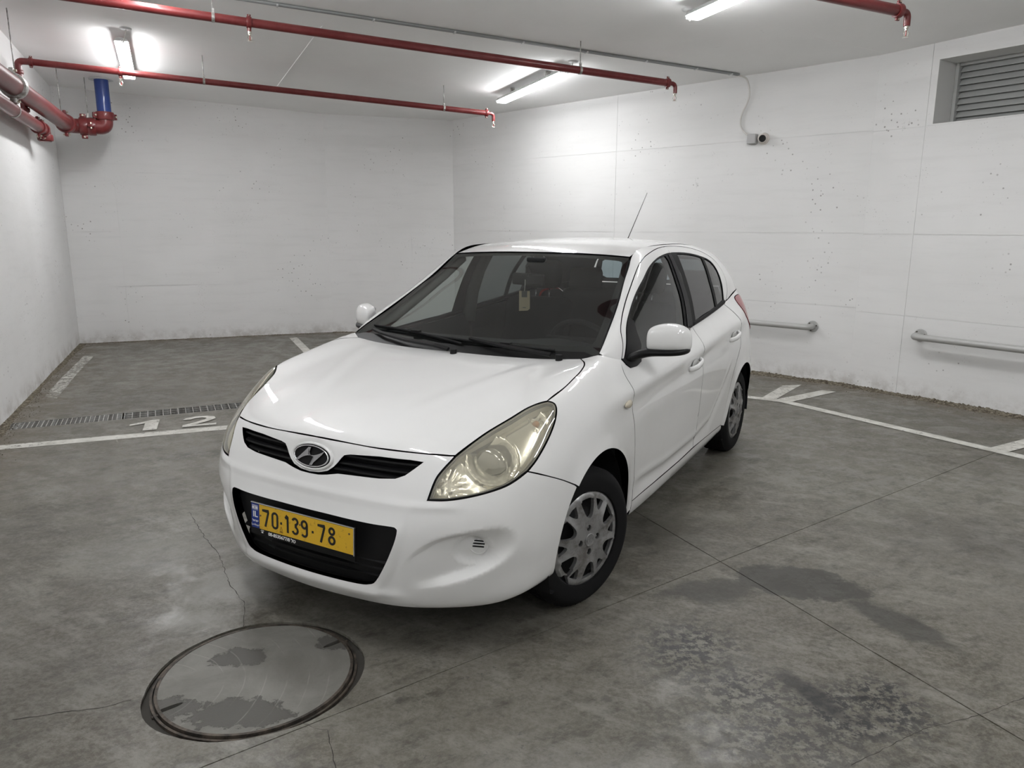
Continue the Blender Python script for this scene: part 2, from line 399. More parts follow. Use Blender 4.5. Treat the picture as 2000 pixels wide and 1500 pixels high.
mark('painted_number', num([(0, 0), (.10, 0), (.10, .33), (.045, .33), (-.11, .235), (-.11, .185), (0, .235)], (-2.865, 5.535)))
two = [(0, 0), (.25, 0), (.25, .055), (.09, .055), (.20, .15), (.245, .215), (.235, .285), (.18, .325), (.09, .33), (.02, .30), (-.005, .245), (.055, .235), (.085, .27), (.14, .28), (.175, .25), (.165, .205), (.10, .14), (0, .06)]
mark('painted_number', num(two, (-2.60, 5.635)))

# walls: each a backing with cast concrete panels standing 4 mm proud, joints between them
def wall(i, usplit, zsplit, hole=None, shift=None):
    nm, a, b = SEG[i]; a, b = Vector(a), Vector(b); L = (b - a).length; e = (b - a) / L; n = Vector((e.y, -e.x))
    if (Vector((CX, CY)) - a).dot(n) < 0: n = -n
    P = lambda u, z, o=0.0: (a.x + e.x * u + n.x * o, a.y + e.y * u + n.y * o, z)
    H = lambda u: zc(*P(u, 0)[:2]) + .03
    def slab(name, u0, u1, z0, z1, o0, o1, parent, top=False):
        zt0, zt1 = (H(u0), H(u1)) if top else (z1, z1)
        V = [P(u0, z0, o1), P(u1, z0, o1), P(u1, zt1, o1), P(u0, zt0, o1), P(u0, z0, o0), P(u1, z0, o0), P(u1, zt1, o0), P(u0, zt0, o0)]
        o = mesh_obj(name, V, [(0, 1, 2, 3), (5, 4, 7, 6), (4, 0, 3, 7), (1, 5, 6, 2), (3, 2, 6, 7), (4, 5, 1, 0)], WALLM, parent)
        uv = o.data.uv_layers.new(name='UVMap'); uu = [(u0, z0), (u1, z0), (u1, zt1), (u0, zt0)] * 2
        for lp in o.data.loops: uv.data[lp.index].uv = (uu[lp.vertex_index][0] + i * 7.3, uu[lp.vertex_index][1])
        return o
    if hole: hu0, hu1, hz0, hz1 = hole
    if not hole: root = slab(nm, -.1, L + .1, -.02, 0, -.22, -.0045, None, True)
    else:
        root = slab(nm, -.1, hu0, -.02, 0, -.45, -.0045, None, True)
        slab('wall_part', hu1, L + .1, -.02, 0, -.45, -.0045, root, True); slab('wall_part', hu0, hu1, -.02, hz0, -.45, -.0045, root); slab('wall_part', hu0, hu1, hz1, 0, -.45, -.0045, root, True)
    root['kind'] = 'structure'
    us = [0.0] + list(usplit) + [L]; zs = [0.0] + list(zsplit)
    for k, (u0, u1) in enumerate(zip(us, us[1:])):
        for j, z0 in enumerate(zs):
            top = j == len(zs) - 1; z1 = 9 if top else zs[j + 1]; g = .0022
            U0, U1 = u0 + (g if k else 0), u1 - (g if k < len(us) - 2 else 0); Z0, Z1 = z0 + (g if j else -.02), z1 - g
            pr = rng_.uniform(-.0012, .0012)
            if hole and U0 < hu1 and U1 > hu0 and (top or Z1 > hz0):
                if U0 < hu0: slab('concrete_panel', U0, hu0, Z0, Z1, -.0045, pr, root, top)
                if U1 > hu1: slab('concrete_panel', hu1, U1, Z0, Z1, -.0045, pr, root, top)
                if Z0 < hz0 - .01: slab('concrete_panel', max(U0, hu0), min(U1, hu1), Z0, hz0, -.0045, pr, root)
                slab('concrete_panel', max(U0, hu0), min(U1, hu1), hz1, 0, -.0045, pr, root, True)
            else: slab('concrete_panel', U0, U1, Z0, Z1, -.0045, pr, root, top)
    return P, L
seam3 = (.787, 1.505, 2.45)
PW0, L0 = wall(0, (L0s := (Vector(WV[0]) - Vector(W0)).length, L0s + 2.6, L0s + 5.4), ())
PW1, L1_ = wall(1, (.62, 2.2), (.76, 1.49, 2.26))
PW2, L2_ = wall(2, (1.21,), (.76, 1.47, 2.30))
PW3, L3_ = wall(3, (2.9,), seam3)
VENT = (.545, 2.10, 2.453, 2.985)
PW4, L4_ = wall(4, (.485, 3.4, 6.6), (.752, 1.497, 2.44), VENT)
PW5, L5_ = wall(5, (5, 10), (1.5,))
# ceiling
cp_ = [ext((CX, CY), p, 1.04) for p in POLY]
V = [(x, y, zc(x, y)) for x, y in cp_] + [(x, y, zc(x, y) + .25) for x, y in cp_]; n = len(cp_)
ceil = mesh_obj('ceiling', V, [tuple(range(n)), tuple(range(2 * n - 1, n - 1, -1))] + [(i, (i + 1) % n, n + (i + 1) % n, n + i) for i in range(n)], CEILM); ceil['kind'] = 'structure'
def czp(x, y, d=0.0): return (x, y, zc(x, y) - d)
# trowelled ridge line on the ceiling
bm = bmesh.new(); tube(bm, [czp(-1.68, 7.03, 0), czp(-2.86, 9.51, 0)], .006, 6); bm_obj('ceiling_seam', bm, CEILM, ceil)
bm = bmesh.new(); tube(bm, [czp(3.35, 7.2, 0), czp(2.6, 6.85, 0)], .0018, 6); bm_obj('ceiling_seam', bm, CEILM, ceil)

# ------------------------------------------------------------------ dirt along the walls
DIRT = mat('wall_dirt', (.10, .085, .065), .95, spec=.1)
def dm():
    t = NT(DIRT); co = t.coord('Object'); n_ = t.noise(co, 35, 6, .8); c = t.mix(t.mapr(n_, .4, .62), (.085, .070, .052), (.30, .27, .21)); c = t.mix(t.mapr(t.noise(co, 70, 4, .7), .62, .7), c, (.50, .47, .42)); t.l(c, t.b.inputs['Base Color']); t.bump(n_, .8, .02)
dm()
def dirt(P, u0, u1, wd, ht, seed, label):
    r = random.Random(seed); V, F = [], []; nu = int((u1 - u0) / .012); prof = (0, .12, .28, .48, .72, 1.0); ph = [r.uniform(0, 6) for _ in range(8)]
    wob = lambda u, a: (math.sin(u * 1.3 + ph[a]) + math.sin(u * 4.1 + ph[a + 1]) * .6 + math.sin(u * 11.7 + ph[a + 2]) * .35 + math.sin(u * 29 + ph[a + 3]) * .2) / 2.15
    for i in range(nu + 1):
        u = u0 + (u1 - u0) * i / nu; w_ = wd * (.62 + .38 * wob(u, 0) + r.uniform(-.05, .05)); h = ht * (.6 + .4 * wob(u, 4) + r.uniform(-.08, .12))
        for j, q in enumerate(prof): V.append(P(u, max(h * (1 - q) ** 1.2 * (1 + r.uniform(-.22, .22)), 0) - (.001 if j == 5 else 0), max(w_ * (q + (r.uniform(-.04, .04) if 0 < j < 5 else 0)), 0) + .003 * (j > 0)))
    k = len(prof)
    for i in range(nu):
        for j in range(k - 1): F.append((i * k + j, (i + 1) * k + j, (i + 1) * k + j + 1, i * k + j + 1))
    # crumbs
    for _ in range(int((u1 - u0) * 110)):
        u = r.uniform(u0, u1); o = abs(r.gauss(0, wd * .9)) + .01; s_ = r.uniform(.0015, .006); c = Vector(P(u, s_ * .4, o)); b = len(V)
        for dx, dy, dz in ((-1, -.8, -.6), (1, -.6, -.6), (.2, 1, -.6), (0, 0, .9)): V.append((c.x + dx * s_, c.y + dy * s_, c.z + dz * s_))
        F += [(b, b + 1, b + 3), (b + 1, b + 2, b + 3), (b + 2, b, b + 3)]
    o = mesh_obj('dirt_strip', V, F, DIRT); return tag(o, label, 'dirt', kind='stuff')
dirt(PW0, L0s - .5, L0, .090, .016, 5, 'brown dirt and peeled paint along the foot of the left wall')
dirt(PW1, 0, L1_, .035, .010, 6, 'thin line of dirt at the foot of the back wall')
dirt(PW2, 0, L2_, .06, .014, 7, 'dirt at the wall foot behind the car roof side')
dirt(PW3, 0, L3_, .13, .028, 8, 'crumbly dirt heaped at the wall foot behind the car\'s rear wheel')
dirt(PW4, 0, 3.6, .16, .030, 9, 'heap of brown dirt at the foot of the right wall under the long rail')

# ------------------------------------------------------------------ trench drain
CONC = mat('trench_concrete', (.05, .046, .04), .9)
tr = empty('trench_drain', tuple(T0) + (0,)); tag(tr, 'long slotted drain channel with metal grates across the floor by the left wall', 'drain')
TMx = Matrix(((TD.x, TN.x, 0), (TD.y, TN.y, 0), (0, 0, 1))).to_4x4()
bm = bmesh.new(); Lc = TL
for c, s_ in (((Lc / 2 + .06, 0, -.16), (Lc - .12, TW * 2, .02)), ((Lc / 2 + .06, -TW - .008, -.086), (Lc - .12, .014, .168)), ((Lc / 2 + .06, TW + .008, -.086), (Lc - .12, .014, .168)), ((Lc + .005, 0, -.086), (.01, TW * 2, .168)), ((.115, 0, -.086), (.01, TW * 2, .168))): box(bm, c, s_, TMx)
bm_obj('channel', bm, CONC, tr)
GALV = mat('galvanised_steel', (.34, .34, .33), .45, metal=.75)
def gm():
    t = NT(GALV); co = t.coord('Object'); c = t.mix(t.mapr(t.noise(co, 25, 6, .7), .35, .65), (.28, .27, .25), (.62, .62, .60)); t.l(c, t.b.inputs['Base Color'])
gm()
bars = {}
def bar(name, par, c, s_, M=TMx):
    key = tuple(round(q, 4) for q in s_) + tuple(round(q, 3) for q in M[0])
    if key not in bars:
        bm = bmesh.new(); box(bm, (0, 0, 0), s_, M); me = bpy.data.meshes.new(name); bm.to_mesh(me); bm.free(); me.materials.append(GALV); bars[key] = me
    o = bpy.data.objects.new(name, bars[key]); link(o, par); o.location = M @ Vector(c); return o
def grate(u0, u1, du, nl, label):
    g = empty('drain_grate', parent=tr); g['label'] = label; w2 = TW - .006
    for v in (-w2, w2): bar('grate_edge', g, ((u0 + u1) / 2, v, -.013), (u1 - u0, .005, .026))
    for u in (u0, u1): bar('grate_edge', g, (u, 0, -.013), (.005, 2 * w2, .026))
    for k in range(1, nl): bar('grate_bar', g, ((u0 + u1) / 2, -w2 + 2 * w2 * k / nl, -.007), (u1 - u0, .0075, .013))
    k = int((u1 - u0) / du)
    for i in range(1, k): bar('grate_bar', g, (u0 + (u1 - u0) * i / k, 0, -.008), (.0055, 2 * w2, .014))
grate(.125, .925, .033, 6, 'fine-meshed grate section beside the left wall'); grate(.945, 1.945, .056, 3, 'wide-meshed grate section'); grate(1.965, 2.965, .056, 3, 'wide-meshed grate section')

# ------------------------------------------------------------------ manhole
mh = empty('manhole_cover', (*MHC, 0)); tag(mh, 'large round manhole cover filled with concrete in front of the car', 'manhole cover')
RUST = mat('rusty_iron', (.10, .085, .07), .6, metal=.4)
def rm_():
    t = NT(RUST); co = t.coord('Object'); c = t.mix(t.mapr(t.noise(co, 18, 6, .7), .35, .65), (.035, .031, .027), (.12, .098, .078)); t.l(c, t.b.inputs['Base Color'])
rm_()
def ringm(name, r0, r1, z0, z1, m, par, n=96):
    bm = bmesh.new(); A = []
    for k in range(n):
        c, s_ = math.cos(2 * PI * k / n), math.sin(2 * PI * k / n); A.append([bm.verts.new((r * c, r * s_, z)) for r, z in ((r0, z0), (r0, z1), (r1, z1), (r1, z0))])
    for a, b in zip(A, A[1:] + A[:1]):
        for i in range(3): bm.faces.new((a[i], b[i], b[i + 1], a[i + 1]))
    bmesh.ops.recalc_face_normals(bm, faces=bm.faces); return bm_obj(name, bm, m, par)
ringm('frame_ring', .338, .346, -.06, -.006, RUST, mh); ringm('cover_rim', .322, .332, -.05, .0015, RUST, mh)
ringm('seat_ring', .33, .40, -.08, -.018, CONC, mh)
FILL = mat('cover_concrete', (.25, .245, .225), .6); 
def fm_():
    t = NT(FILL); co = t.coord('Object'); s = t.sep(co); c = t.mix(t.mapr(t.noise(co, 3.5, 8, .65, .5), .3, .7), (.13, .126, .11), (.20, .196, .178))
    # spalled rough patches
    pm = None
    for x, y, rx, ry in ((.02, -.22, .16, .075), (-.10, .10, .10, .06), (-.23, -.20, .10, .06), (.235, .20, .07, .05)):
        dx = t.math('DIVIDE', t.math('SUBTRACT', s[0], x), rx); dy = t.math('DIVIDE', t.math('SUBTRACT', s[1], y), ry); r = t.math('ADD', t.math('SQRT', t.math('ADD', t.math('MULTIPLY', dx, dx), t.math('MULTIPLY', dy, dy))), t.math('MULTIPLY', t.math('SUBTRACT', t.noise(co, 14, 8, .75), .5), 2.6)); q = t.mapr(r, 1.06, .94); pm = q if pm is None else t.math('MAXIMUM', pm, q)
    g = t.noise(co, 90, 4, .7); c = t.mix(t.math('MULTIPLY', pm, .85), c, (.070, .067, .060)); c = t.mix(t.math('MULTIPLY', t.mapr(g, .62, .70), .5), c, (.08, .075, .07))
    w_ = t.n('ShaderNodeTexWave'); w_.wave_type = 'RINGS'; w_.rings_direction = 'SPHERICAL'; w_.inputs['Scale'].default_value = 4.4; w_.inputs['Distortion'].default_value = 1.2; w_.inputs['Detail'].default_value = 2
    mp = t.n('ShaderNodeMapping'); mp.inputs['Location'].default_value = (.34, .12, 0); t.l(co, mp.inputs[0]); t.l(mp.outputs[0], w_.inputs['Vector']); ln = t.math('MULTIPLY', t.mapr(w_.outputs['Fac'], .985, .999), t.mapr(t.noise(co, 4, 3, .6), .45, .6)); c = t.mix(t.math('MULTIPLY', ln, .35), c, (.30, .29, .27))
    t.l(c, t.b.inputs['Base Color']); t.bump(t.math('SUBTRACT', t.math('MULTIPLY', g, .25), pm), .5, .006)
fm_()
# concrete fill with two key slots left open
slots = []
for sx, sy in ((-.229, -.197), (.229, .199)):
    d = Vector((sx, sy)).normalized(); nn = Vector((-d.y, d.x)); c = Vector((sx, sy)); slots.append([tuple(c + d * (.050 * math.cos(a)) + nn * (.011 * math.sin(a))) for a in np.linspace(0, 2 * PI, 14, endpoint=False)])
V2, F = cdt_fill([(.322 * math.cos(2 * PI * k / 80), .322 * math.sin(2 * PI * k / 80)) for k in range(80)], [np.array(q) for q in slots], .04); n = len(V2)
V = [(p[0], p[1], .0005 * math.sin(p[0] * 30)) for p in V2] + [(p[0], p[1], -.05) for p in V2]
mesh_obj('concrete_fill', V, [tuple(f) for f in F] + [(b, a, a + n, b + n) for a, b in edge_loops(F)], FILL, mh)
for q in slots:
    c = Vector(np.mean(q, 0)); V = [(p[0], p[1], -.035) for p in q]; mesh_obj('key_slot', V, [tuple(range(len(q)))], mat('slot_dark', (.012, .011, .010), .9), mh)
    d = Vector((c.x, c.y)).normalized(); bm = bmesh.new(); tube(bm, [(c.x - d.x * .055, c.y - d.y * .055, -.012), (c.x + d.x * .05, c.y + d.y * .05, -.012)], .005, 8); bm_obj('lifting_bar', bm, RUST, mh)
bm = bmesh.new(); lathe(bm, [(.40, 0), (.001, 0)], 48, Matrix.Translation((0, 0, -.082)) @ Matrix.Rotation(PI / 2, 4, 'X')); bm_obj('pit_bottom', bm, CONC, mh)

# ------------------------------------------------------------------ ceiling lights
LD = Vector((.4155, -.9096, 0)).normalized()
def diff_mat():
    m = bpy.data.materials.new('lit_diffuser'); m.use_nodes = True; b = m.node_tree.nodes['Principled BSDF']; b.inputs['Base Color'].default_value = (.9, .9, .9, 1)
    b.inputs['Emission Color'].default_value = (.985, .99, 1.0, 1); b.inputs['Emission Strength'].default_value = TUBE_POWER; return m
DIFF = diff_mat(); HOUS = mat('batten_housing', (.62, .63, .63), .5); WIRE = mat('white_cable', (.68, .67, .64), .5)
def batten(c, label, ln=1.50, cable=True):
    r = empty('ceiling_light', c); tag(r, label, 'ceiling light', 'batten lights on the garage ceiling')
    sl = Vector((LD.x, LD.y, -.032 * LD.x - .045 * LD.y)).normalized(); x = sl; y = Vector((0, 0, 1)).cross(x).normalized(); z = x.cross(y); M = Matrix(((x.x, y.x, z.x), (x.y, y.y, z.y), (x.z, y.z, z.z))).to_4x4()
    def sect(prof, l, taper, m, name):
        bm = bmesh.new(); R = []
        for s_, k in ((-l / 2, taper), (-l / 2 + .03, 1), (l / 2 - .03, 1), (l / 2, taper)): R.append([bm.verts.new((s_, p[0] * k, p[1] if k == 1 else p[1] * .8 + prof[0][1] * .2)) for p in prof])
        q = len(prof)
        for A, B in zip(R, R[1:]):
            for k in range(q): bm.faces.new((A[k], A[(k + 1) % q], B[(k + 1) % q], B[k]))
        bm.faces.new(R[0]); bm.faces.new(R[-1]); bmesh.ops.recalc_face_normals(bm, faces=bm.faces); bmesh.ops.transform(bm, matrix=M, verts=bm.verts); return bm_obj(name, bm, m, r, angle=50)
    sect([(-.060, -.024), (-.052, .002), (-.030, .014), (.030, .014), (.052, .002), (.060, -.024)], ln, .92, HOUS, 'housing')
    sect([(-.054, -.024), (-.058, -.034), (-.054, -.050), (.054, -.050), (.058, -.034), (.054, -.024)], ln - .02, .9, DIFF, 'diffuser')
    for s_ in (-.45, .45): bm = bmesh.new(); box(bm, (s_, 0, .035), (.03, .05, .055), M); bm_obj('mounting_clip', bm, GALV, r)
    e = M @ Vector((-ln / 2 if cable == 1 else ln / 2, 0, -.02)); f = M @ Vector(((-ln / 2 - .10) if cable == 1 else (ln / 2 + .10), .05, .055))
    bm = bmesh.new(); tube(bm, sc0([e, e.lerp(f, .35) + Vector((0, 0, -.045)), e.lerp(f, .8) + Vector((0, 0, -.03)), f]), .0055, 8); bm_obj('supply_cable', bm, WIRE, r, smooth=True)
    bm = bmesh.new(); lathe(bm, [(.001, 0), (.045, 0), (.052, .012), (.052, .02)], 24, Matrix.Translation(f) @ Matrix.Rotation(PI / 2, 4, 'X')); bm_obj('cable_rose', bm, HOUS, r, smooth=True)
    return r
def sc0(P): return [Vector(q) for q in smooth_curve([tuple(p) for p in P], 6)]
lamps = [((-3.975, 8.115), 'lit batten ceiling light at the left, behind the thin red pipe', 2), ((.185, 8.68), 'lit batten ceiling light near the middle, below the grey conduit', 2), ((1.70, 5.42), 'lit batten ceiling light at the top of the picture, right of centre', 1)]
for k, ((x, y), lb, cb) in enumerate(lamps): batten(czp(x, y, .070), lb, 1.62 if k < 2 else 1.5, True, ) if False else batten(czp(x, y, .070), lb, 1.60, 1 if cb == 1 else 2)
LB_ = ['lit batten ceiling light just above the picture, left of centre', 'lit batten ceiling light over the manhole cover', 'lit batten ceiling light to the right of the camera', 'lit batten ceiling light straight behind the camera', 'lit batten ceiling light behind the camera on the right', 'added unseen batten light near the right wall that brightens the car doors', 'lit batten ceiling light by the rear wall behind the camera']
for x, y in ((-2.38, 5.20), (-.97, 1.54), (3.18, 2.12), (.53, -1.74), (4.68, -1.16), (4.7, 1.9), (2.0, -4.9)):  # the one near the right wall is added to brighten the car doors
    batten(czp(x, y, .070), LB_.pop(0), 1.60, 1)

# ------------------------------------------------------------------ red sprinkler pipes
RED = mat('red_pipe_paint', (.13, .014, .015), .38, coat=.25)
def redm():
    t = NT(RED); co = t.coord('Object'); c = t.mix(t.mapr(t.noise(co, 4, 6, .7), .4, .65), (.130, .014, .015), (.17, .030, .030)); t.l(c, t.b.inputs['Base Color'])
redm()
REDD = mat('red_pipe_dusty', (.38, .10, .09), .6)
BLUEP = mat('blue_pipe_paint', (.014, .045, .22), .35, coat=.3); BRASS = mat('sprinkler_brass', (.65, .62, .55), .25, metal=.9); BOLT = mat('zinc_bolt', (.62, .58, .48), .35, metal=.8)
def pipe(par, name, pts, r, m=RED, seg=20): bm = bmesh.new(); tube(bm, pts, r, seg); return bm_obj(name, bm, m, par, smooth=True, angle=40)
def coupling(par, c, d, r, m=RED, ang=0.0, bolts=True):
    """grooved pipe coupling: band with two bolted ears"""
    d = Vector(d).normalized(); up = Vector((0, 0, 1)) if abs(d.z) < .8 else Vector((1, 0, 0)); x = d.cross(up).normalized(); y = x.cross(d); x, y = x * math.cos(ang) + y * math.sin(ang), y * math.cos(ang) - x * math.sin(ang)
    M = Matrix(((x.x, d.x, y.x, c[0]), (x.y, d.y, y.y, c[1]), (x.z, d.z, y.z, c[2]), (0, 0, 0, 1)))
    bm = bmesh.new(); w_ = r * .55; lathe(bm, [(r * .98, -w_), (r * 1.22, -w_), (r * 1.30, -w_ * .6), (r * 1.30, w_ * .6), (r * 1.22, w_), (r * .98, w_)], 24, M)
    for s_ in (1, -1): box(bm, (s_ * r * 1.48, 0, 0), (r * .55, w_ * 1.5, r * .42), M, r * .08)
    bmesh.ops.recalc_face_normals(bm, faces=bm.faces); o = bm_obj('pipe_coupling', bm, m, par, angle=35)
    for s_ in (1, -1):
        bm = bmesh.new(); q = M @ Vector((s_ * r * 1.52, 0, 0)); tube(bm, [q - y * r * .45, q + y * r * .45], r * .14, 6); bm_obj('coupling_bolt', bm, BOLT, o)
    return o
def hanger(par, c, r, top=None, m=GALV):
    c = Vector(c); t_ = top if top else zc(c.x, c.y); bm = bmesh.new(); tube(bm, [c + Vector((0, 0, r * 1.5)), (c.x, c.y, t_ + .01)], .005, 6); bm_obj('hanger_rod', bm, m, par, smooth=True)
def hring(par, c, d, r, m=GALV, wd=.022):
    d = Vector(d).normalized(); up = Vector((0, 0, 1)); x = d.cross(up).normalized(); y = x.cross(d); M = Matrix(((x.x, d.x, y.x, c[0]), (x.y, d.y, y.y, c[1]), (x.z, d.z, y.z, c[2]), (0, 0, 0, 1)))
    bm = bmesh.new(); lathe(bm, [(r * 1.02, -wd / 2), (r * 1.10, -wd / 2), (r * 1.10, wd / 2), (r * 1.02, wd / 2)], 20, M); box(bm, (0, 0, r * 1.45), (.02, wd * .8, r * .9), M); bmesh.ops.recalc_face_normals(bm, faces=bm.faces); bm_obj('hanger_ring', bm, m, par)
def sprinkler(c, par):
    """pendent sprinkler head hanging under a pipe"""
    r = empty('sprinkler_head', c, parent=par)
    bm = bmesh.new(); lathe(bm, [(.001, .0), (.014, .0), (.014, -.018), (.010, -.020), (.010, -.030), (.001, -.030)], 12, Matrix.Rotation(PI / 2, 4, 'X')); bmesh.ops.recalc_face_normals(bm, faces=bm.faces); bm_obj('thread', bm, BRASS, r)
    for s_ in (1, -1):
        bm = bmesh.new(); tube(bm, [(s_ * .009, 0, -.028), (s_ * .016, 0, -.045), (s_ * .010, 0, -.062), (0, 0, -.068)], .0028, 6); bm_obj('frame_arm', bm, BRASS, r)
    bm = bmesh.new(); tube(bm, [(0, 0, -.030), (0, 0, -.064)], .0028, 8); bm_obj('glass_bulb', bm, mat('bulb_red', (.4, .05, .04), .1), r)
    bm = bmesh.new(); lathe(bm, [(.001, -.070), (.020, -.070), (.021, -.072), (.001, -.073)], 14, Matrix.Rotation(PI / 2, 4, 'X')); bmesh.ops.recalc_face_normals(bm, faces=bm.faces); bm_obj('deflector', bm, BRASS, r)
    return r
def branch(a, b, r, label, drop_tee=None, hangers=(), up=None):
    a, b = Vector(a), Vector(b); d = (b - a).normalized(); root = empty('sprinkler_pipe', tuple(a)); root.location = (0, 0, 0); tag(root, label, 'pipe', 'red sprinkler branch pipes')
    pipe(root, 'pipe_run', [a, b], r)
    coupling(root, b - d * .012, d, r, ang=PI / 2)
    e = fillet([b, b + d * .075, b + d * .075 + Vector((0, 0, -.085))], .06); pipe(root, 'end_elbow', e, r * .62, seg=14)
    sprinkler(b + d * .075 + Vector((0, 0, -.083)), root)
    for t in hangers: q = a + (b - a) * t; hanger(root, q, r); hring(root, q, d, r)
    return root, a, b, d
P1a, P1b = Vector((-4.66, 7.60, 3.105)), Vector((-.30, 9.31, 2.890))
r1, a, b, d = branch(P1a, P1b, .031, 'long thin red pipe, running from the left wall under the far light', hangers=(.333, .885))
q1 = Vector((-3.93, 7.886, 3.068)); coupling(r1, q1, d, .031, ang=PI / 2)
pipe(r1, 'drop_nipple', [q1 + Vector((0, 0, -.02)), q1 + Vector((0, 0, -.06))], .014, seg=10); sprinkler(q1 + Vector((0, 0, -.058)), r1)
el = Vector((-4.745, 7.567, 3.105)); lowj = Vector((-4.70, 7.60, 2.60))
pipe(r1, 'riser_elbow', fillet([P1a, el, el + Vector((0, 0, -.12))], .075), .031); coupling(r1, P1a + d * .02, d, .031, ang=PI / 2); coupling(r1, el + Vector((0, 0, -.10)), (0, 0, 1), .031)
pipe(r1, 'riser', [el + Vector((0, 0, -.10)), Vector((-4.735, 7.57, 2.62))], .031); coupling(r1, Vector((-4.735, 7.57, 2.66)), (0, 0, 1), .034)
P2a, P2b = Vector((-6.2, 4.46, 3.30)), Vector((1.50, 7.555, 2.915))
P2a = P2b + (Vector((-3.01, 5.75, 3.14)) - P2b) * 1.12
r2, a, b, d = branch(P2a, P2b, .033, 'long red pipe, crossing the ceiling in front of the grey conduit', hangers=(.254, .825))
q2_ = Vector((-2.03, 6.139, 3.09)); t_ = ((q2_ - a).dot(d)); q2_ = a + d * t_; coupling(r2, q2_, d, .033, ang=PI / 2); pipe(r2, 'drop_nipple', [q2_ + Vector((0, 0, -.02)), q2_ + Vector((0, 0, -.065))], .015, seg=10); sprinkler(q2_ + Vector((0, 0, -.063)), r2)
P3b = Vector((2.60, 5.38, 2.98)); P3a = P3b - Vector((.93, .36, -.045)) * 2.6
r3, a, b, d = branch(P3a, P3b, .036, 'short visible red pipe, at the top right of the picture', hangers=(.3,))

# main pipes by the left wall
mp_ = empty('sprinkler_main'); tag(mp_, 'thick red main pipe with a blue riser in the far left corner', 'pipe')
zb = 2.735; A_ = Vector((-3.2, 4.02, zb)); K_ = Vector((-5.30, 9.27, zb)); E_ = Vector((-4.945, 9.44, zb)); R_ = .083
pipe(mp_, 'main_run', [A_, K_ + (A_ - K_).normalized() * .16], R_, RED, 28)
pipe(mp_, 'corner_elbow', fillet([K_ + (A_ - K_).normalized() * .16, K_, K_ + (E_ - K_).normalized() * .14], .13, 8), R_ * 1.02, RED, 28)
pipe(mp_, 'cross_run', [K_ + (E_ - K_).normalized() * .13, E_ - (E_ - K_).normalized() * .12], R_, RED, 28)
pipe(mp_, 'riser_elbow', fillet([E_ - (E_ - K_).normalized() * .14, E_, E_ + Vector((0, 0, .14))], .12, 8), R_ * 1.03, RED, 28)
bl = pipe(mp_, 'blue_riser', [E_ + Vector((0, 0, .12)), Vector((-4.945, 9.44, zc(-4.945, 9.44) + .02))], R_ * .94, BLUEP, 28); bl['label'] = 'blue vertical riser'
coupling(mp_, K_ + (A_ - K_).normalized() * .19, A_ - K_, R_, ang=PI / 2); coupling(mp_, K_ + (E_ - K_).normalized() * .16, E_ - K_, R_ * .98, ang=PI / 2); coupling(mp_, E_ - (E_ - K_).normalized() * .15, E_ - K_, R_ * .98, ang=0); coupling(mp_, E_ + Vector((0, 0, .13)), (0, 0, 1), R_ * .98, ang=.6)
bm = bmesh.new(); lathe(bm, [(.085, -.004), (.135, -.004), (.135, .004)], 24, Matrix.Translation((-4.945, 9.44, zc(-4.945, 9.44) - .004)) @ Matrix.Rotation(PI / 2, 4, 'X')); bm_obj('ceiling_collar', bm, HOUS, mp_)
gq = K_ + (A_ - K_) * .48; coupling(mp_, gq, A_ - K_, R_, GALV, ang=PI / 2); hring(mp_, K_ + (E_ - K_) * .55, E_ - K_, R_)
for q in (K_ + (A_ - K_) * .46, K_ + (A_ - K_) * .075, K_ + (E_ - K_) * .55): hanger(mp_, q, R_ * .7)
lp = empty('lower_main_pipe'); tag(lp, 'red pipe fixed low along the left wall below the thick main', 'pipe')
zl = 2.55; B0, B1 = Vector((-3.0, 3.58, zl)), Vector((-4.985, 8.26, zl)); dl_ = (B1 - B0).normalized()
pipe(lp, 'pipe_run', [B0, B1 - dl_ * .10], .057, RED, 24); pipe(lp, 'end_elbow', fillet([B1 - dl_ * .12, B1, B1 + Vector((0, 0, -.11))], .09, 8), .059, RED, 24)
coupling(lp, B1 - dl_ * .36, dl_, .057, ang=PI / 2); coupling(lp, B1 - dl_ * .14, dl_, .057, ang=PI / 2); coupling(lp, B1 + Vector((0, 0, -.07)), (0, 0, 1), .058)
hanger(lp, B1 - dl_ * 1.55, .057, zb - .06); hring(lp, B1 - dl_ * 1.55, dl_, .057)

# ------------------------------------------------------------------ cable duct, camera
cd = empty('cable_conduit'); tag(cd, 'grey twin cable duct running across the ceiling to the camera cable', 'conduit')
DUCT = mat('grey_duct', (.30, .31, .31), .55)
C0, C1 = Vector(czp(-3.2, 5.92, 0)), Vector(czp(2.33, 8.12, 0)); C0 = C1 + (Vector((-2.12, 6.38, 0)) - Vector((2.36, 8.12, 0))) * 1.35; C0.z = zc(C0.x, C0.y)
dC = (C1 - C0).normalized(); nC = Vector((-dC.y, dC.x, 0)).normalized()
for s_ in (-.012, .012): bm = bmesh.new(); tube(bm, [C0 + nC * s_ + Vector((0, 0, -.012)), C1 + nC * s_ + Vector((0, 0, -.012))], .0105, 10); bm_obj('duct_tube', bm, DUCT, cd, smooth=True)
for t_ in (.30, .42, .53, .63, .73, .83, .92, .985):
    q = C0 + (C1 - C0) * t_; bm = bmesh.new(); box(bm, (0, 0, 0), (.014, .062, .014), Matrix.Translation(q + Vector((0, 0, -.020))) @ Matrix.Rotation(math.atan2(dC.y, dC.x), 4, 'Z'), .002); bm_obj('duct_clip', bm, HOUS, cd)
cb_ = empty('camera_cable'); tag(cb_, 'pale cable curving down the wall from the conduit to the camera', 'cable')
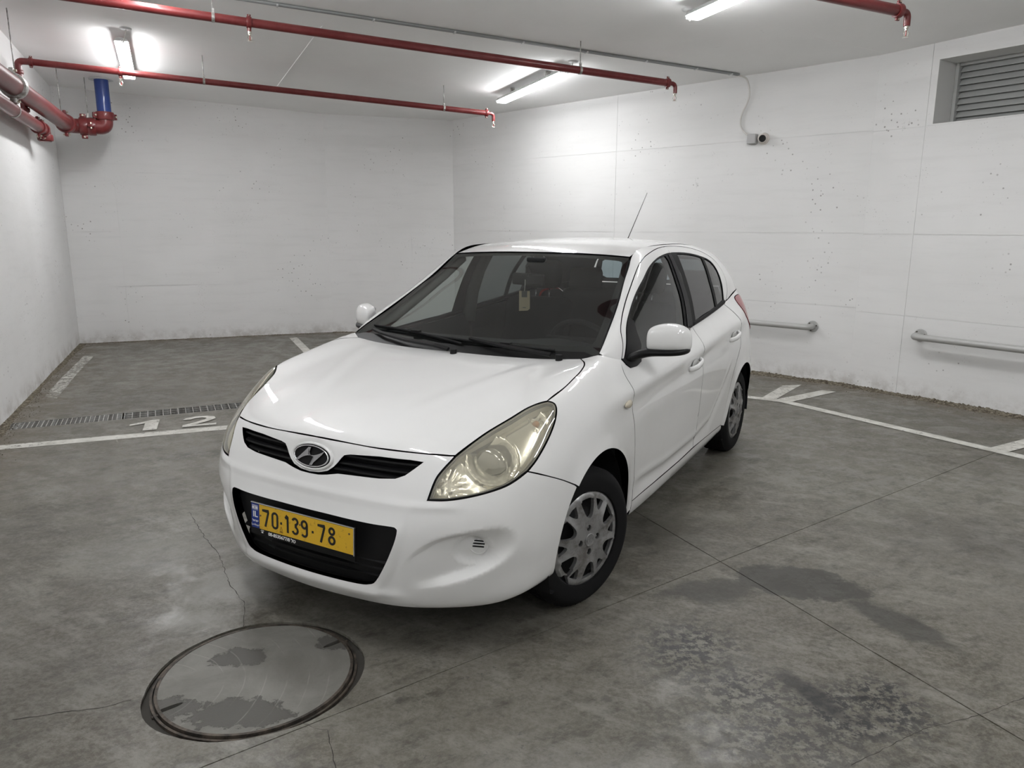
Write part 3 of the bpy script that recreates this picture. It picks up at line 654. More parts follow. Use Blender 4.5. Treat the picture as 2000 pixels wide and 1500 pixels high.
cbl = [C1 + Vector((0, 0, -.015)), Vector(PW3(4.545, 3.06, .05)), Vector(PW3(4.575, 2.93, .03)), Vector(PW3(4.555, 2.83, .025)), Vector(PW3(4.50, 2.72, .02)), Vector(PW3(4.492, 2.62, .02)), Vector(PW3(4.53, 2.55, .02)), Vector(PW3(4.590, 2.50, .03))]
bm = bmesh.new(); tube(bm, sc0(cbl), .0085, 10); bm_obj('cable_sheath', bm, WIRE, cb_, smooth=True)
e3 = (Vector(WV[4]) - Vector(WV[3])).normalized(); th3 = math.atan2(e3.y, e3.x)
jb = empty('junction_box'); tag(jb, 'small grey square junction box on the right wall beside the camera', 'junction box')
bm = bmesh.new(); box(bm, (0, 0, 0), (.098, .060, .098), Matrix.Translation(PW3(4.640, 2.462, .031)) @ Matrix.Rotation(th3, 4, 'Z'), .006); bm_obj('box_body', bm, mat('box_grey', (.42, .42, .42), .5), jb)
bm = bmesh.new(); box(bm, (0, 0, 0), (.090, .004, .090), Matrix.Translation(PW3(4.640, 2.462, .0625)) @ Matrix.Rotation(th3, 4, 'Z'), .001); bm_obj('box_lid', bm, mat('box_lid', (.46, .46, .46), .5), jb)
sc_ = empty('security_camera'); tag(sc_, 'white dome security camera with black lens on the right wall', 'camera')
CM = Matrix.Translation(PW3(4.755, 2.460, 0)) @ Matrix.Rotation(th3 + PI, 4, 'Z')      # local y -> out of the wall
bm = bmesh.new(); lathe(bm, [(.058, 0.0), (.060, .010), (.056, .022), (.052, .028), (.001, .028)], 32, CM); bmesh.ops.recalc_face_normals(bm, faces=bm.faces); bm_obj('camera_base', bm, mat('camera_white', (.66, .62, .58), .4), sc_, angle=40)
bm = bmesh.new(); bmesh.ops.create_uvsphere(bm, u_segments=28, v_segments=16, radius=.047, matrix=CM @ Matrix.Translation((0, .045, 0))); bm_obj('camera_ball', bm, mat('camera_white'), sc_, smooth=True)
dL = (Vector((0, 0, 1.3)) - Vector(PW3(4.755, 2.46, .045))).normalized(); c0 = Vector(PW3(4.755, 2.46, .045))
bm = bmesh.new(); tube(bm, [c0 + dL * .030, c0 + dL * .050, c0 + dL * .052], .034, 24, radii=[.036, .034, .030]); bm_obj('camera_lens', bm, mat('lens_black', (.008, .008, .009), .12), sc_, smooth=False)

# ------------------------------------------------------------------ louvred vent in the right wall
vt = empty('wall_vent'); tag(vt, 'grey louvred ventilation grille recessed high in the right wall', 'vent')
LV = mat('louvre_metal', (.50, .51, .50), .5, metal=.2); hu0, hu1, hz0, hz1 = VENT
e4 = (Vector(WV[5]) - Vector(WV[4])).normalized(); th4 = math.atan2(e4.y, e4.x)
def vbox(name, u, z, o, s_, m=LV, tilt=0.0, par=None): bm = bmesh.new(); box(bm, (0, 0, 0), s_, Matrix.Translation(PW4(u, z, o)) @ Matrix.Rotation(th4, 4, 'Z') @ Matrix.Rotation(tilt, 4, 'X'), .0015); return bm_obj(name, bm, m, par or vt)
REV = mat('reveal_render', (.72, .72, .71), .9); um, zm = (hu0 + hu1) / 2, (hz0 + hz1) / 2
fo = -.33
vbox('vent_back', um, zm, fo - .10, (hu1 - hu0 - .004, .008, hz1 - hz0 - .004), MATTE0 := mat('vent_dark', (.02, .02, .02), .9))
for u in (hu0 + .018, hu1 - .018): vbox('vent_frame', u, zm, fo + .02, (.030, .06, hz1 - hz0 - .006))
for z in (hz0 + .014, hz1 - .014): vbox('vent_frame', um, z, fo + .02, (hu1 - hu0 - .07, .05, .022))
for k in range(9): vbox('louvre_blade', um, hz0 + .048 + k * .0545, fo, (hu1 - hu0 - .07, .075, .0035), tilt=math.radians(52) if True else 0)
# plastered reveal
rv_ = PW4
wr = bpy.data.objects.get('wall_right')
for nm_, c, s_ in (('reveal', (hu0 - .001, zm, -.165), (.004, .33, hz1 - hz0)), ('reveal', (um, hz1 + .001, -.165), (hu1 - hu0, .33, .004)), ('reveal', (um, hz0 - .001, -.165), (hu1 - hu0, .33, .004)), ('reveal', (hu1 + .001, zm, -.165), (.004, .33, hz1 - hz0))):
    vbox(nm_, c[0], c[1], c[2], s_, REV, par=wr)

# ------------------------------------------------------------------ bumper rails on the right walls
RAIL = mat('rail_paint', (.46, .46, .45), .45, metal=.25)
def rail(P, u0, u1, z, off, label, ends, r=.030):
    root = empty('wall_rail'); tag(root, label, 'rail')
    A, B = Vector(P(u0, z, off)), Vector(P(u1, z, off)); A0, B0 = Vector(P(u0, z, .01)), Vector(P(u1, z, .01))
    pipe(root, 'rail_tube', fillet(([A0] if 0 in ends else []) + [A, B] + ([B0] if 1 in ends else []), .07, 6), r, RAIL, 16)
    for k, q in ((0, A0), (1, B0)):
        if k not in ends: continue
        n_ = (Vector(P(0, 0, 1)) - Vector(P(0, 0, 0))).normalized(); M = Matrix.Translation(q) @ n_.to_track_quat('Y', 'Z').to_matrix().to_4x4()
        bm = bmesh.new(); lathe(bm, [(.001, .004), (.054, .004), (.058, 0), (.058, -.008)], 28, M); bmesh.ops.recalc_face_normals(bm, faces=bm.faces); fl_ = bm_obj('rail_flange', bm, RAIL, root, angle=40)
        for a in (45, 165, 285):
            bm = bmesh.new(); tube(bm, [M @ Vector((.043 * math.cos(math.radians(a)), .0, .043 * math.sin(math.radians(a)))), M @ Vector((.043 * math.cos(math.radians(a)), .012, .043 * math.sin(math.radians(a))))], .007, 6); bm_obj('flange_bolt', bm, mat('bolt_dark', (.10, .09, .08), .5, metal=.6), fl_)
    return root
rail(PW3, 2.6, 5.42, .565, .13, 'grey tube rail on the wall behind the rear of the car', (0, 1))
rail(PW4, .655, 3.4, .590, .155, 'long grey tube rail on the right wall under the vent', (0, 1))
# ------------------------------------------------------------------ car body: master surfaces in the car's own frame
# x forward (front axle at 0), y to the car's left, z up
def nspline(T, E):
    """matrix that evaluates the natural cubic spline with knots T at E"""
    T = np.asarray(T, float); E = np.asarray(E, float); n = len(T); h = np.diff(T)
    A = np.zeros((n, n)); B = np.zeros((n, n)); A[0, 0] = A[-1, -1] = 1
    for i in range(1, n - 1):
        A[i, i - 1] = h[i - 1]; A[i, i] = 2 * (h[i - 1] + h[i]); A[i, i + 1] = h[i]
        B[i, i - 1] = 6 / h[i - 1]; B[i, i] = -6 / h[i - 1] - 6 / h[i]; B[i, i + 1] = 6 / h[i]
    M = np.linalg.solve(A, B); k = np.clip(np.searchsorted(T, E, side='right') - 1, 0, n - 2); out = np.zeros((len(E), n))
    for r, (e, i) in enumerate(zip(E, k)):
        a = (T[i + 1] - e) / h[i]; b = (e - T[i]) / h[i]
        out[r, i] += a; out[r, i + 1] += b
        out[r] += ((a ** 3 - a) * M[i] + (b ** 3 - b) * M[i + 1]) * h[i] ** 2 / 6
    return out
def knots(P, axis, power=0.6):
    d = np.linalg.norm(np.diff(P, axis=axis), axis=2).mean(1 - axis) ** power
    return np.concatenate([[0], np.cumsum(d)])
class Master:
    def __init__(s, P, ns, nt, mirror0=True, mirror1=False):
        P = np.array(P, float); n0 = P.shape[0]; a, b = 0, n0 - 1
        if mirror0: k = len(P[1:4]); P = np.concatenate([(P[1:4] * [1, -1, 1])[::-1], P], 0); a += k; b += k
        if mirror1: P = np.concatenate([P, (P[-4:-1] * [1, -1, 1])[::-1]], 0)
        S = knots(P, 0); T = knots(P, 1)
        over = 1e-6
        s.es = np.linspace(S[a], S[b], ns)
        s.et = np.linspace(T[0], T[-1], nt)
        G = np.einsum('ij,jkl,mk->iml', nspline(S, s.es), P, nspline(T, s.et))
        if mirror0: G = np.concatenate([(G[1:] * [1, -1, 1])[::-1], G], 0); ns = len(G)
        s.G = G; V = G.reshape(-1, 3)
        I = np.arange(ns * nt).reshape(ns, nt); q = np.stack([I[:-1, :-1], I[1:, :-1], I[1:, 1:], I[:-1, 1:]], -1).reshape(-1, 4)
        F = np.concatenate([q[:, [0, 1, 2]], q[:, [0, 2, 3]]])
        s.V, s.F = V, F
        s.bvh = BVHTree.FromPolygons([tuple(v) for v in V], [tuple(int(i) for i in f) for f in F])
        a_, b_, c_ = V[F[:, 0]], V[F[:, 1]], V[F[:, 2]]; fn = np.cross(b_ - a_, c_ - a_)
        vn = np.zeros_like(V)
        for k in range(3): np.add.at(vn, F[:, k], fn)
        L = np.linalg.norm(vn, axis=1); vn = vn / np.maximum(L, 1e-12)[:, None]
        s.vn = vn
    def cast(s, o, d):
        loc, nor, i, dist = s.bvh.ray_cast(Vector(o), Vector(d))
        if loc is None:
            loc, nor, i, dist = s.bvh.find_nearest(Vector(o) + Vector(d).normalized() * 3.0)
            # nearest point to the ray, found iteratively
            q = Vector(o); dd = Vector(d).normalized()
            for _ in range(12):
                q = Vector(o) + dd * ((loc - Vector(o)).dot(dd)); loc, nor, i, dist = s.bvh.find_nearest(q)
        f = s.F[i]; a, b, c = (s.V[k] for k in f); p = np.array(loc)
        v0, v1, v2 = b - a, c - a, p - a; d00, d01, d11, d20, d21 = v0 @ v0, v0 @ v1, v1 @ v1, v2 @ v0, v2 @ v1
        den = d00 * d11 - d01 * d01
        if abs(den) < 1e-16: n = s.vn[f[0]]
        else:
            v = (d11 * d20 - d01 * d21) / den; w_ = (d00 * d21 - d01 * d20) / den
            n = s.vn[f[0]] * (1 - v - w_) + s.vn[f[1]] * v + s.vn[f[2]] * w_
        n = n / max(np.linalg.norm(n), 1e-9)
        if n @ np.array(d) > 0: n = -n
        return p, n
# frames: 2D <-> ray
def lin_frame(n, up=(0, 0, 1)):
    n = np.array(n, float); n /= np.linalg.norm(n); u = np.cross(up, n); u /= np.linalg.norm(u); v = np.cross(n, u)
    return ('lin', n, u, v)
def to2(fr, P):
    P = np.atleast_2d(np.array(P, float))
    if fr[0] == 'lin': return np.stack([P @ fr[2], P @ fr[3]], 1)
    cx = fr[1]; return np.stack([np.arctan2(P[:, 1], P[:, 0] - cx) * fr[2], P[:, 2]], 1)
def ray2(fr, q):
    if fr[0] == 'lin': return fr[2] * q[0] + fr[3] * q[1] + fr[1] * 4.0, -fr[1]
    a = q[0] / fr[2]; d = np.array([math.cos(a), math.sin(a), 0.0]); return np.array([fr[1], 0, q[1]]) + d * 4.0, -d
LOW = [
 [(.70,0,.200),(.768,0,.207),(.789,0,.30),(.789,0,.42),(.774,0,.53),(.748,0,.63),(.722,0,.715),(.697,0,.781),(.61,0,.822),(.41,0,.880),(.09,0,.937),(-.22,0,.972)],
 [(.69,.19,.200),(.757,.2,.208),(.780,.205,.30),(.782,.205,.42),(.769,.205,.53),(.740,.2,.63),(.710,.2,.715),(.683,.2,.780),(.597,.2,.820),(.40,.19,.879),(.085,.18,.937),(-.225,.17,.972)],
 [(.65,.38,.200),(.718,.40,.207),(.745,.41,.30),(.755,.415,.42),(.748,.415,.53),(.717,.41,.63),(.680,.405,.715),(.643,.40,.777),(.56,.395,.818),(.375,.375,.876),(.07,.355,.937),(-.24,.34,.974)],
 [(.575,.522,.195),(.636,.552,.205),(.665,.57,.30),(.682,.578,.42),(.682,.578,.53),(.66,.57,.63),(.620,.562,.715),(.572,.553,.774),(.50,.545,.818),(.33,.51,.876),(.05,.48,.938),(-.255,.46,.977)],
 [(.495,.633,.20),(.552,.676,.214),(.578,.692,.31),(.592,.70,.42),(.59,.70,.53),(.57,.69,.63),(.535,.675,.715),(.485,.655,.782),(.42,.635,.832),(.265,.595,.886),(.02,.56,.943),(-.268,.55,.981)],
 [(.395,.713,.215),(.44,.76,.235),(.452,.783,.335),(.462,.793,.43),(.46,.790,.53),(.445,.78,.63),(.42,.762,.715),(.37,.733,.80),(.31,.700,.868),(.18,.652,.915),(-.01,.62,.958),(-.278,.61,.985)],
 [(.22,.74,.24),(.22,.80,.255),(.225,.832,.345),(.228,.843,.44),(.226,.845,.53),(.222,.839,.62),(.214,.824,.715),(.205,.797,.81),(.193,.752,.893),(.11,.700,.935),(-.05,.665,.968),(-.29,.65,.99)],
 [(-.02,.74,.23),(-.02,.80,.265),(-.02,.838,.345),(-.02,.850,.44),(-.02,.854,.53),(-.02,.852,.63),(-.02,.843,.73),(-.02,.823,.82),(-.02,.785,.90),(-.06,.740,.95),(-.15,.705,.98),(-.302,.68,.998)],
 [(-.22,.74,.20),(-.22,.80,.245),(-.22,.828,.34),(-.22,.842,.44),(-.22,.850,.53),(-.22,.851,.63),(-.22,.847,.73),(-.22,.832,.82),(-.225,.805,.895),(-.24,.775,.945),(-.27,.745,.98),(-.33,.712,1.0)],
 [(-.44,.73,.18),(-.44,.795,.215),(-.44,.818,.33),(-.44,.828,.44),(-.44,.837,.53),(-.44,.843,.63),(-.44,.845,.73),(-.44,.840,.81),(-.44,.822,.87),(-.44,.798,.915),(-.44,.775,.95),(-.44,.758,.97)],
 [(-.90,.73,.18),(-.90,.795,.21),(-.90,.818,.32),(-.90,.827,.43),(-.90,.835,.53),(-.90,.840,.63),(-.90,.846,.74),(-.90,.843,.83),(-.90,.825,.885),(-.90,.802,.925),(-.90,.782,.955),(-.90,.768,.975)],
 [(-1.40,.73,.18),(-1.40,.795,.215),(-1.40,.820,.32),(-1.40,.829,.43),(-1.40,.837,.53),(-1.40,.842,.63),(-1.40,.849,.74),(-1.40,.847,.84),(-1.40,.828,.91),(-1.40,.803,.955),(-1.40,.783,.985),(-1.40,.770,1.008)],
 [(-1.90,.73,.19),(-1.90,.795,.225),(-1.90,.822,.32),(-1.90,.832,.43),(-1.90,.842,.53),(-1.90,.850,.63),(-1.90,.855,.75),(-1.90,.852,.86),(-1.90,.832,.94),(-1.90,.803,.99),(-1.90,.780,1.025),(-1.90,.765,1.052)],
 [(-2.30,.73,.20),(-2.30,.80,.25),(-2.30,.838,.34),(-2.30,.848,.44),(-2.30,.853,.54),(-2.30,.856,.64),(-2.30,.858,.75),(-2.30,.852,.87),(-2.30,.828,.96),(-2.30,.795,1.02),(-2.30,.770,1.06),(-2.30,.752,1.09)],
 [(-2.60,.72,.22),(-2.60,.79,.27),(-2.60,.832,.36),(-2.60,.842,.46),(-2.60,.848,.55),(-2.60,.850,.65),(-2.60,.848,.76),(-2.60,.835,.88),(-2.61,.805,.98),(-2.62,.765,1.05),(-2.62,.738,1.09),(-2.62,.72,1.12)],
 [(-2.84,.68,.24),(-2.86,.75,.28),(-2.87,.795,.37),(-2.88,.80,.46),(-2.88,.803,.55),(-2.87,.80,.65),(-2.86,.79,.76),(-2.86,.765,.88),(-2.86,.73,.99),(-2.86,.70,1.06),(-2.86,.68,1.10),(-2.86,.665,1.13)],
 [(-2.97,.55,.25),(-3.00,.61,.29),(-3.02,.64,.38),(-3.03,.645,.47),(-3.03,.645,.56),(-3.01,.64,.66),(-2.99,.62,.77),(-2.97,.60,.88),(-2.96,.58,.99),(-2.96,.56,1.06),(-2.96,.545,1.10),(-2.955,.53,1.13)],
 [(-3.02,.28,.25),(-3.06,.30,.29),(-3.09,.31,.38),(-3.10,.31,.47),(-3.09,.31,.56),(-3.07,.31,.66),(-3.04,.30,.77),(-3.02,.29,.88),(-3.01,.28,.99),(-3.01,.27,1.06),(-3.01,.265,1.10),(-3.0,.26,1.13)],
 [(-3.03,0,.25),(-3.08,0,.29),(-3.11,0,.38),(-3.12,0,.47),(-3.11,0,.56),(-3.08,0,.66),(-3.05,0,.77),(-3.03,0,.88),(-3.02,0,.99),(-3.02,0,1.06),(-3.015,0,1.10),(-3.01,0,1.13)],
]
GRN = [
 [(-.335,.715,.985),(-.33,.712,.99),(-.325,.709,.994),(-.32,.706,.998),(-.315,.702,1.0),(-.31,.698,1.002)],
 [(-.45,.762,.968),(-.445,.752,1.000),(-.44,.740,1.028),(-.435,.722,1.048),(-.43,.701,1.057),(-.425,.679,1.056)],
 [(-.70,.772,.972),(-.70,.756,1.035),(-.698,.733,1.095),(-.695,.703,1.145),(-.69,.668,1.177),(-.69,.629,1.184)],
 [(-.95,.776,.978),(-.95,.750,1.08),(-.95,.710,1.185),(-.95,.665,1.27),(-.95,.620,1.318),(-.95,.572,1.333)],
 [(-1.14,.777,.99),(-1.14,.745,1.12),(-1.14,.695,1.25),(-1.14,.640,1.355),(-1.135,.592,1.408),(-1.12,.545,1.426)],
 [(-1.40,.777,1.01),(-1.40,.742,1.15),(-1.40,.690,1.28),(-1.40,.635,1.385),(-1.40,.592,1.432),(-1.40,.548,1.452)],
 [(-1.90,.772,1.055),(-1.90,.738,1.17),(-1.90,.688,1.29),(-1.90,.636,1.38),(-1.90,.594,1.428),(-1.90,.550,1.452)],
 [(-2.30,.753,1.089),(-2.30,.725,1.19),(-2.30,.676,1.29),(-2.30,.628,1.365),(-2.30,.588,1.405),(-2.30,.545,1.427)],
 [(-2.60,.721,1.119),(-2.60,.695,1.20),(-2.60,.648,1.28),(-2.60,.604,1.34),(-2.60,.568,1.372),(-2.60,.530,1.39)],
 [(-2.86,.666,1.129),(-2.84,.645,1.19),(-2.82,.605,1.25),(-2.80,.568,1.30),(-2.79,.538,1.328),(-2.78,.505,1.345)],
 [(-2.957,.531,1.129),(-2.96,.515,1.19),(-2.94,.485,1.245),(-2.92,.46,1.29),(-2.905,.44,1.32),(-2.895,.42,1.335)],
]
def low_master(): return Master(LOW, 360, 150, True, True)
def grn_master(): return Master(GRN, 160, 50, False, False)
# ------------------------------------------------------------------ car materials
def paint_mat():
    m = mat('white_paint', (0.80, 0.80, 0.79), 0.50, coat=1.0, spec=.3); t = NT(m)
    co = t.coord('Object')
    n = t.noise(co, 9, 4, .6); n2 = t.noise(co, 160, 3, .7)
    spk = t.mapr(n2, .74, .80); patch = t.mapr(n, .5, .62)
    dirt = t.math('MULTIPLY', spk, patch)
    big = t.mapr(t.noise(co, 1.7, 5, .65), .35, .75)
    c = t.mix(big, (.76, .76, .757), (.72, .72, .712)); c = t.mix(t.math('MULTIPLY', dirt, .55), c, (.32, .30, .27))
    t.l(c, t.b.inputs['Base Color']); m.node_tree.nodes['Principled BSDF'].inputs['Coat Roughness'].default_value = .025
    return m
PAINT = paint_mat()
BLACK = mat('black_plastic', (.006, .006, .0065), .42, spec=.28)
MATTE = mat('matte_black', (.010, .010, .011), .75, spec=.2)
TRIM = mat('dark_rubber', (.007, .007, .0075), .6, spec=.25)
LINING_GAP_SHADE = mat('panel_inside', (.05, .05, .05), .8, spec=.1)  # dark panel lining; shade of the panel gaps put into its edge colour
GREY = mat('interior_grey', (.020, .021, .022), .8, spec=.25)
LINER = mat('interior_liner', (.13, .13, .125), .85, spec=.2)
SEATM = mat('seat_cloth', (.010, .010, .011), .95, spec=.1)
CHROME = mat('chrome', (.82, .82, .84), .10, metal=1.0)
SATIN = mat('lamp_reflector', (.86, .84, .76), .20, metal=.8)
def glass_mat(name, tint, refl=1.0, haze=0.0, hazecol=(.6, .55, .42)):
    m = bpy.data.materials.new(name); m.use_nodes = True; nt = m.node_tree; nt.nodes.clear()
    N = lambda q: nt.nodes.new(q); L = nt.links.new
    out = N('ShaderNodeOutputMaterial'); tr = N('ShaderNodeBsdfTransparent'); tr.inputs[0].default_value = (*tint, 1)
    gl = N('ShaderNodeBsdfGlossy'); gl.inputs['Roughness'].default_value = .02; gl.inputs[0].default_value = (1, 1, 1, 1)
    fr = N('ShaderNodeFresnel'); fr.inputs[0].default_value = 1.5; mx = N('ShaderNodeMixShader')
    mu = N('ShaderNodeMath'); mu.operation = 'MULTIPLY'; mu.inputs[1].default_value = refl; L(fr.outputs[0], mu.inputs[0])
    ge = N('ShaderNodeNewGeometry'); mi_ = N('ShaderNodeMapRange'); mi_.inputs['To Min'].default_value = 1.5; mi_.inputs['To Max'].default_value = 1 / 1.5; L(ge.outputs['Backfacing'], mi_.inputs['Value']); L(mi_.outputs[0], fr.inputs[0])
    L(mu.outputs[0], mx.inputs[0]); L(gl.outputs[0], mx.inputs[2])
    if haze > 0:
        df = N('ShaderNodeBsdfDiffuse'); df.inputs[0].default_value = (*hazecol, 1); m2 = N('ShaderNodeMixShader')
        co = N('ShaderNodeTexCoord'); no = N('ShaderNodeTexNoise'); no.inputs['Scale'].default_value = 6; no.inputs['Detail'].default_value = 4
        L(co.outputs['Object'], no.inputs['Vector']); mr = N('ShaderNodeMapRange'); mr.inputs['To Min'].default_value = haze * .6; mr.inputs['To Max'].default_value = haze * 1.4
        mr.inputs['From Min'].default_value = .3; mr.inputs['From Max'].default_value = .7; L(no.outputs['Fac'], mr.inputs['Value'])
        L(mr.outputs[0], m2.inputs[0]); L(tr.outputs[0], m2.inputs[1]); L(df.outputs[0], m2.inputs[2]); L(m2.outputs[0], mx.inputs[1])
    else: L(tr.outputs[0], mx.inputs[1])
    L(mx.outputs[0], out.inputs[0]); return m
G_WS = glass_mat('windscreen_glass', (.70, .74, .72), 1.0, .010, (.5, .5, .5))
G_SIDE = glass_mat('front_side_glass', (.64, .68, .66), 1.0)
G_DARK = glass_mat('tinted_glass', (.20, .22, .22), 1.0, .03, (.4, .4, .4))
G_REAR = glass_mat('rear_glass', (.42, .50, .55), 1.0)
G_LAMP = glass_mat('lamp_lens', (.95, .93, .86), 1.2, .22, (.80, .77, .64))
G_RED = glass_mat('red_lens', (.7, .05, .05), 1.0, .45, (.45, .04, .06))
RUB = mat('tyre_rubber', (.007, .007, .0075), .80, spec=.2)
def hub_mat():
    m = mat('hubcap_silver', (.42, .42, .42), .38, metal=.55); t = NT(m); co = t.coord('Object')
    d = t.mapr(t.noise(co, 14, 6, .7), .42, .72); c = t.mix(d, (.31, .31, .31), (.15, .14, .13)); t.l(c, t.b.inputs['Base Color'])
    t.l(t.mapr(d, 0, 1, .3, .65), t.b.inputs['Roughness']); return m
HUB = hub_mat()

# ------------------------------------------------------------------ panel builder
LM = low_master(); GM = grn_master()
CAR = empty('hatchback_car', (-0.38520627, 3.27145198, 0.0), math.radians(-119.96618988))
tag(CAR, 'white five-door hatchback car parked in the middle of the garage', 'car')
def nrm(v):
    return v / max(np.linalg.norm(v), 1e-12)
def panel(name, M, fr, outer, holes=(), res=.03, gap=.002, hgap=0.0, m=PAINT, t=.016, parent=CAR, disp=None, off=0.0, mirror=False,
          inner=LINING_GAP_SHADE, lines=()):
    """one sheet-metal part: the polygon (3D points or frame points) laid onto the master surface, with thickness"""
    o2 = to2(fr, outer) if len(np.array(outer[0])) == 3 else np.array(outer, float)
    h2 = [to2(fr, h) if len(np.array(h[0])) == 3 else np.array(h, float) for h in holes]
    if gap: o2 = inset(o2, gap)
    if hgap: h2 = [inset(h, -hgap) for h in h2]
    o2 = densify(o2, res); h2 = [densify(h, res) for h in h2]
    V2, F = cdt_fill(o2, h2, res, lines)
    P = np.zeros((len(V2), 3)); N = np.zeros((len(V2), 3))
    for i, q in enumerate(V2):
        o, d = ray2(fr, q); P[i], N[i] = M.cast(o, d)
    if off: P = P + N * off
    ND = N.copy()
    if disp is not None:
        dd = disp(P); P = P + N * dd[:, None]
    # consistent winding: triangle normals should agree with N
    a = P[F]; fn = np.cross(a[:, 1] - a[:, 0], a[:, 2] - a[:, 0])
    if (fn * N[F[:, 0]]).sum() < 0: F = F[:, ::-1]; fn = -fn
    if disp is not None:
        vn = np.zeros_like(P)
        for k in range(3): np.add.at(vn, F[:, k], fn)
        vn /= np.maximum(np.linalg.norm(vn, axis=1), 1e-12)[:, None]
        moved = np.abs(dd) > 1e-6
        # ring of influence
        mv = moved.copy()
        for f in F:
            if moved[f].any(): mv[f] = True
        N = np.where(mv[:, None], vn, N)
    n = len(P); V = [P]; NN = [N]; faces = [F]; fm = [np.zeros(len(F), int)]
    if t:
        Q = P - ND * t; V.append(Q); NN.append(-N); faces.append(F[:, ::-1] + n); fm.append(np.ones(len(F), int))
        E = np.array(edge_loops(F)); k = len(E); base = 2 * n
        A, B = E[:, 0], E[:, 1]
        W = np.concatenate([P[A], P[B], Q[B], Q[A]]); wn = np.cross(P[B] - P[A], Q[A] - P[A]); wn = wn / np.maximum(np.linalg.norm(wn, axis=1), 1e-12)[:, None]
        V.append(W); NN.append(np.tile(wn, (4, 1))); r = np.arange(k)
        wf = np.concatenate([np.stack([base + r + k, base + r, base + r + 3 * k], 1), np.stack([base + r + k, base + r + 3 * k, base + r + 2 * k], 1)])
        faces.append(wf); fm.append(np.ones(len(wf), int) * (0 if inner is None else 1))
    V = np.concatenate(V); NN = np.concatenate(NN); faces = np.concatenate(faces); fm = np.concatenate(fm)
    out = []
    for sgn in ((1, -1) if mirror else (1,)):
        VV = V * [1, sgn, 1]; NS = NN * [1, sgn, 1]; FF = faces if sgn == 1 else faces[:, ::-1]
        me = bpy.data.meshes.new(name); me.from_pydata(VV.tolist(), [], FF.tolist()); me.materials.append(m); me.materials.append(inner or m)
        me.polygons.foreach_set('material_index', fm.tolist()); me.polygons.foreach_set('use_smooth', [True] * len(FF)); me.update()
        me.normals_split_custom_set_from_vertices(NS.tolist())
        p = parent[0 if sgn == 1 else 1] if isinstance(parent, (tuple, list)) else parent
        out.append(link(bpy.data.objects.new(name, me), p))
    return out if mirror else out[0]
def mir(poly): return [(p[0], -p[1], p[2]) for p in reversed(poly)]
def on(M, fr, pts):
    """put rough 3D points exactly onto the master"""
    out = []
    for q in to2(fr, pts):
        o, d = ray2(fr, q); out.append(tuple(M.cast(o, d)[0]))
    return out
F_TOP = lin_frame((.3, 0, 1), (0, 1, 0)); F_SIDE = lin_frame((0, 1, 0)); F_FEND = lin_frame((.12, .85, .5)); F_CYL = ('cyl', -.3, 1.0)
F_PIL = lin_frame((.1, .8, .6)); F_REAR = lin_frame((-1, 0, 0)); F_QTR = lin_frame((-.45, .9, .1)); F_LAMP = lin_frame((.62, .62, .5))
sc = smooth_curve

# seam curves, left side
hood_front = sc([(.697,0,.781),(.691,.153,.778),(.676,.285,.773),(.641,.429,.769),(.587,.551,.762)], 5)
lamp_in = sc([(.692,.507,.624),(.659,.516,.687),(.633,.53,.721),(.584,.553,.763)], 4)          # tip -> hood corner
lamp_top = sc([(.584,.553,.763),(.518,.582,.80),(.436,.608,.831),(.351,.639,.858),(.284,.664,.882),(.244,.691,.897),(.211,.721,.906)], 4)
lamp_out = sc([(.211,.721,.906),(.199,.747,.897),(.212,.762,.873),(.253,.773,.83),(.312,.775,.78),(.384,.771,.729),(.437,.762,.698)], 4)
lamp_bot = sc([(.437,.762,.698),(.508,.73,.666),(.565,.687,.648),(.62,.629,.634),(.664,.566,.625),(.692,.507,.624)], 4)
hood_side = sc([(.211,.721,.906),(.09,.728,.931),(-.02,.722,.953),(-.081,.718,.965),(-.146,.707,.979),(-.19,.689,.986),(-.235,.660,.988),(-.271,.635,.987)], 4)
hood_rear = sc([(-.271,.635,.987),(-.262,.55,.981),(-.253,.46,.976),(-.238,.30,.973),(-.224,.15,.971),(-.22,0,.971)], 4)
bump_seam = sc([(.437,.762,.698),(.359,.803,.665),(.282,.828,.63),(.197,.845,.585)], 4)
def arc(cx, cz, r, a0, a1, n=24, y=.85):
    return [(cx + r * math.cos(math.radians(a0 + (a1 - a0) * i / n)), y, cz + r * math.sin(math.radians(a0 + (a1 - a0) * i / n))) for i in range(n + 1)]
AC, AR = (-.035, .30), .362
a_bs = math.degrees(math.atan2(.585 - .30, .197 + .035))
arch_front = [(p[0], .84, p[2]) for p in arc(AC[0], AC[1], .362, a_bs, -8, 14)]
arch_front = on(LM, F_CYL, arch_front)
hoodL = list(map(tuple, hood_front[:-1])) + list(map(tuple, lamp_top[:-1])) + list(map(tuple, hood_side[:-1])) + list(map(tuple, hood_rear[:-1]))
def sstep(x): x = np.clip(x, 0, 1); return x * x * (3 - 2 * x)
def half_to_full(h):          # closed outline from a left-half path that starts and ends on the centre line
    h = [tuple(p) for p in h]; r = [(p[0], -p[1], p[2]) for p in h[::-1] if abs(p[1]) > 1e-6]
    return h + r
def hood_disp(P):
    y = np.abs(P[:, 1]); t = np.clip((P[:, 0] + .2) / .85, 0, 1)
    yc = .50 - .30 * t
    f = sstep((P[:, 0] + .22) / .12) * sstep((.60 - P[:, 0]) / .35)
    return f * (.0040 * np.exp(-((y - yc) / .035) ** 2) - .0025 * np.exp(-((y - yc + .055) / .05) ** 2))
hood = panel('bonnet', LM, F_TOP, half_to_full(hoodL + [(-.22, 0, .971)]), res=.028, gap=.0025, disp=hood_disp)

